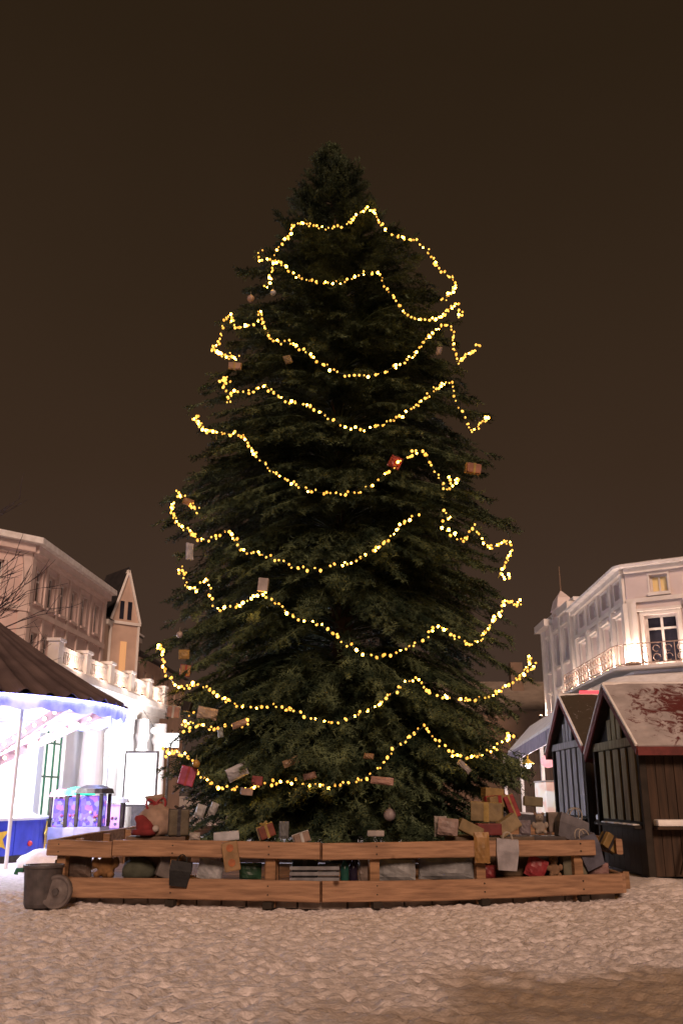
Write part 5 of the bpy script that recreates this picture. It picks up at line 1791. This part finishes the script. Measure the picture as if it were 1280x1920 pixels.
q, k = high(912, 1540, 1.0); gift_box(q, 66 * k, .34, 38 * k, (.36, .25, .11), "gold", "large dull yellow box in the middle of the heap", (0, .05, -.2), bow=False)
q, k = high(956, 1560, .58); gift_box(q, 54 * k, .26, 30 * k, (.44, .31, .15), None, "yellow box tipped to the right on the heap", (0, -.55, .1))
q, k = high(930, 1514, 1.1); gift_box(q, 48 * k, .28, 24 * k, (.40, .26, .10), "red", "yellow gift box with red ribbon near the heap top", (0, -.1, .4), bow=False)
q, k = high(922, 1496, 1.2); gift_box(q, 42 * k, .26, 20 * k, (.45, .28, .08), None, "golden box crowning the heap", (0, .1, .2))
q, k = high(966, 1532, .95); gift_box(q, 22 * k, .2, 46 * k, (.46, .03, .035), "gold", "upright bright red gift box right of the golden heap", (0, -.35, 0), bow=False)
q, k = high(998, 1512, 1.1); gift_box(q, 40 * k, .26, 20 * k, (.24, .19, .10), None, "olive box lying right of the upright red gift box", (0, .08, -.1))
supports("tall dark carton under the small figures at the right", 1010, 1566, .75, .8, .5, (.10, .07, .06), -.05)
q, k = high(1012, 1564, .60); bear(q, 44 * k, (.50, .40, .32), (.36, .22, .15), "cream toy bear sitting on the dark carton at the right")
q, k = high(984, 1566, .5); packet(q, 24 * k, 30 * k, (.32, .26, .30), "mauve packet left of the cream toy bear", seed=27)
q, k = high(1064, 1574, .50); gift_bag(q, 64 * k, .26, 48 * k, (.22, .20, .23), "wide grey bag slumped right of the cream toy bear", (0, .35, .1))
q, k = high(1038, 1560, .85); gift_box(q, 26 * k, .2, 40 * k, (.30, .22, .18), None, "narrow brown box behind the wide grey bag")

# --- hung in the boughs
def hung(px, py, wpx, hpx, col, rib, label, rot=(0, 0, 0), kind="box", k_=1.0):
    p = on_fir(px, py, k_ - .05)
    rot = (rot[0] + random.uniform(-.3, .3), rot[1], rot[2] + random.uniform(-.6, .6))
    k = p.y * .00047
    loc = p - Vector((0, .05, hpx * k / 2))
    if kind == "box":
        return gift_box(loc, wpx * k, wpx * k * .7, hpx * k, col, rib, label, rot, group="parcels hung in the fir", bow=False, cat="ornament", name="hanging_parcel")
    if kind == "packet":
        return packet(loc, wpx * k, hpx * k, col, label, rot, thick=.05, cat="ornament", seed=px, group="parcels hung in the fir")
    root = thing("bauble", label, "ornament", p, "baubles hung in the fir")
    r_ = wpx * k / 2
    m = MB(); m.ico((0, 0, 0), r_, 3); m.build("ball", paint(col, .25), root, local=True, smooth=True)
    m = MB(); m.lathe([(r_ * .22, r_ * .93), (r_ * .22, r_ * 1.12), (0, r_ * 1.15)], (0, 0, 0), 10); m.build("cap", paint((.5, .4, .2), .3), root, local=True)
    m = MB(); m.tube([(0, 0, r_ * 1.1), (0, .02, r_ * 2.2)], .006, 4); m.build("loop", paint((.3, .25, .15)), root, local=True)
    return root
hung(493, 1098, 24, 32, (.62, .52, .50), None, "pale box hung where the seventh light string peaks", (0, .1, .2), k_=1.05)
hung(441, 689, 32, 16, (.55, .32, .22), "gold", "salmon box hung at the upper left edge of the fir", (0, .1, 0), k_=1.05)
hung(884, 881, 36, 24, (.48, .20, .12), "gold", "orange box hung at the right edge beside the fifth light string", (0, .1, .2), k_=1.05)
hung(735, 868, 32, 30, (.42, .04, .03), None, "red packet hung beside the fifth light swag", (0, .5, 0), "packet")
hung(357, 1034, 18, 44, (.52, .52, .64), None, "tall bluish white packet hung on the left edge halfway down", (0, .05, 0), "packet", 1.05)
hung(346, 1228, 24, 22, (.50, .30, .08), None, "golden packet hung on the lower left edge", (0, 0, 0), "packet", 1.05)
hung(347, 1258, 22, 24, (.50, .27, .12), "red", "small orange box hung under the golden packet", (0, .1, 0), k_=1.05)
hung(350, 1325, 20, 22, (.02, .014, .016), None, "black box hung on the lowest left boughs", (0, .2, .1), k_=1.07)
hung(326, 1335, 28, 24, (.56, .30, .24), "white", "pink box hung left of the black box", (0, .1, .1), k_=1.10)
hung(388, 1338, 46, 26, (.55, .42, .33), None, "cream packet hung right of the black box", (0, .15, 0), "packet", 1.06)
hung(415, 1373, 12, 22, (.5, .6, .7), None, "slim pale blue packet hung in the lower left boughs", (0, -.2, 0), "packet")
hung(452, 1357, 36, 14, (.55, .33, .22), None, "peach packet hung beside the short orange light string", (0, -.35, 0), "packet", 1.06)
hung(470, 560, 20, 18, (.48, .33, .27), None, "small tan bauble hung high on the left", kind="ball", k_=1.05)
hung(512, 549, 16, 12, (.50, .52, .56), None, "small silver bauble hung high, right of the tan bauble", kind="ball", k_=1.05)
hung(820, 660, 14, 22, (.32, .26, .28), None, "grey packet hung high near the right edge", (0, .2, 0), "packet")
hung(543, 676, 20, 22, (.28, .20, .10), None, "dull brown packet hung under the third light swag", (0, -.4, 0), "packet")
hung(348, 1455, 34, 40, (.55, .07, .20), "red", "bright pink box hung at the lowest left light string", (0, .25, .2), k_=1.12)
hung(368, 1432, 18, 18, (.55, .30, .06), None, "golden bauble hung above the bright pink box", kind="ball", k_=1.08)
hung(450, 1446, 46, 30, (.60, .60, .66), None, "big white packet lying in the lower left boughs", (0, -.45, 0), "packet", 1.06)
hung(482, 1464, 24, 20, (.36, .05, .05), None, "small red box hung right of the big white packet", (0, .1, 0), k_=1.06)
hung(462, 1484, 26, 14, (.56, .38, .32), None, "peach box hung under the lowest light string", (0, .1, 0), k_=1.08)
hung(582, 1455, 28, 14, (.36, .20, .16), None, "dull rose packet hung on the lowest boughs left of centre", (0, -.2, 0), "packet", 1.06)
hung(548, 1428, 36, 16, (.42, .26, .14), None, "tan packet hung above the dull rose packet", (0, -.4, 0), "packet", 1.06)
hung(715, 1464, 50, 16, (.60, .33, .26), None, "long salmon packet on the lowest boughs right of centre", (0, .1, 0), "packet", 1.08)
hung(730, 1528, 28, 30, (.42, .33, .34), None, "rose grey bauble hung under the lowest boughs", kind="ball", k_=1.1)
hung(690, 1418, 22, 12, (.42, .24, .12), None, "small amber packet hung left of the last light peak", (0, .1, 0), "packet", 1.05)
hung(866, 1436, 36, 12, (.46, .42, .42), None, "slender white packet slanting in the lower right boughs", (0, .75, 0), "packet", 1.08)
hung(352, 942, 26, 18, (.46, .22, .08), None, "orange packet hung on the left edge by the sixth light string", (0, .3, 0), "packet", 1.06)
hung(337, 1190, 16, 20, (.50, .40, .40), None, "little pale bauble hung on the lower left edge", kind="ball", k_=1.05)
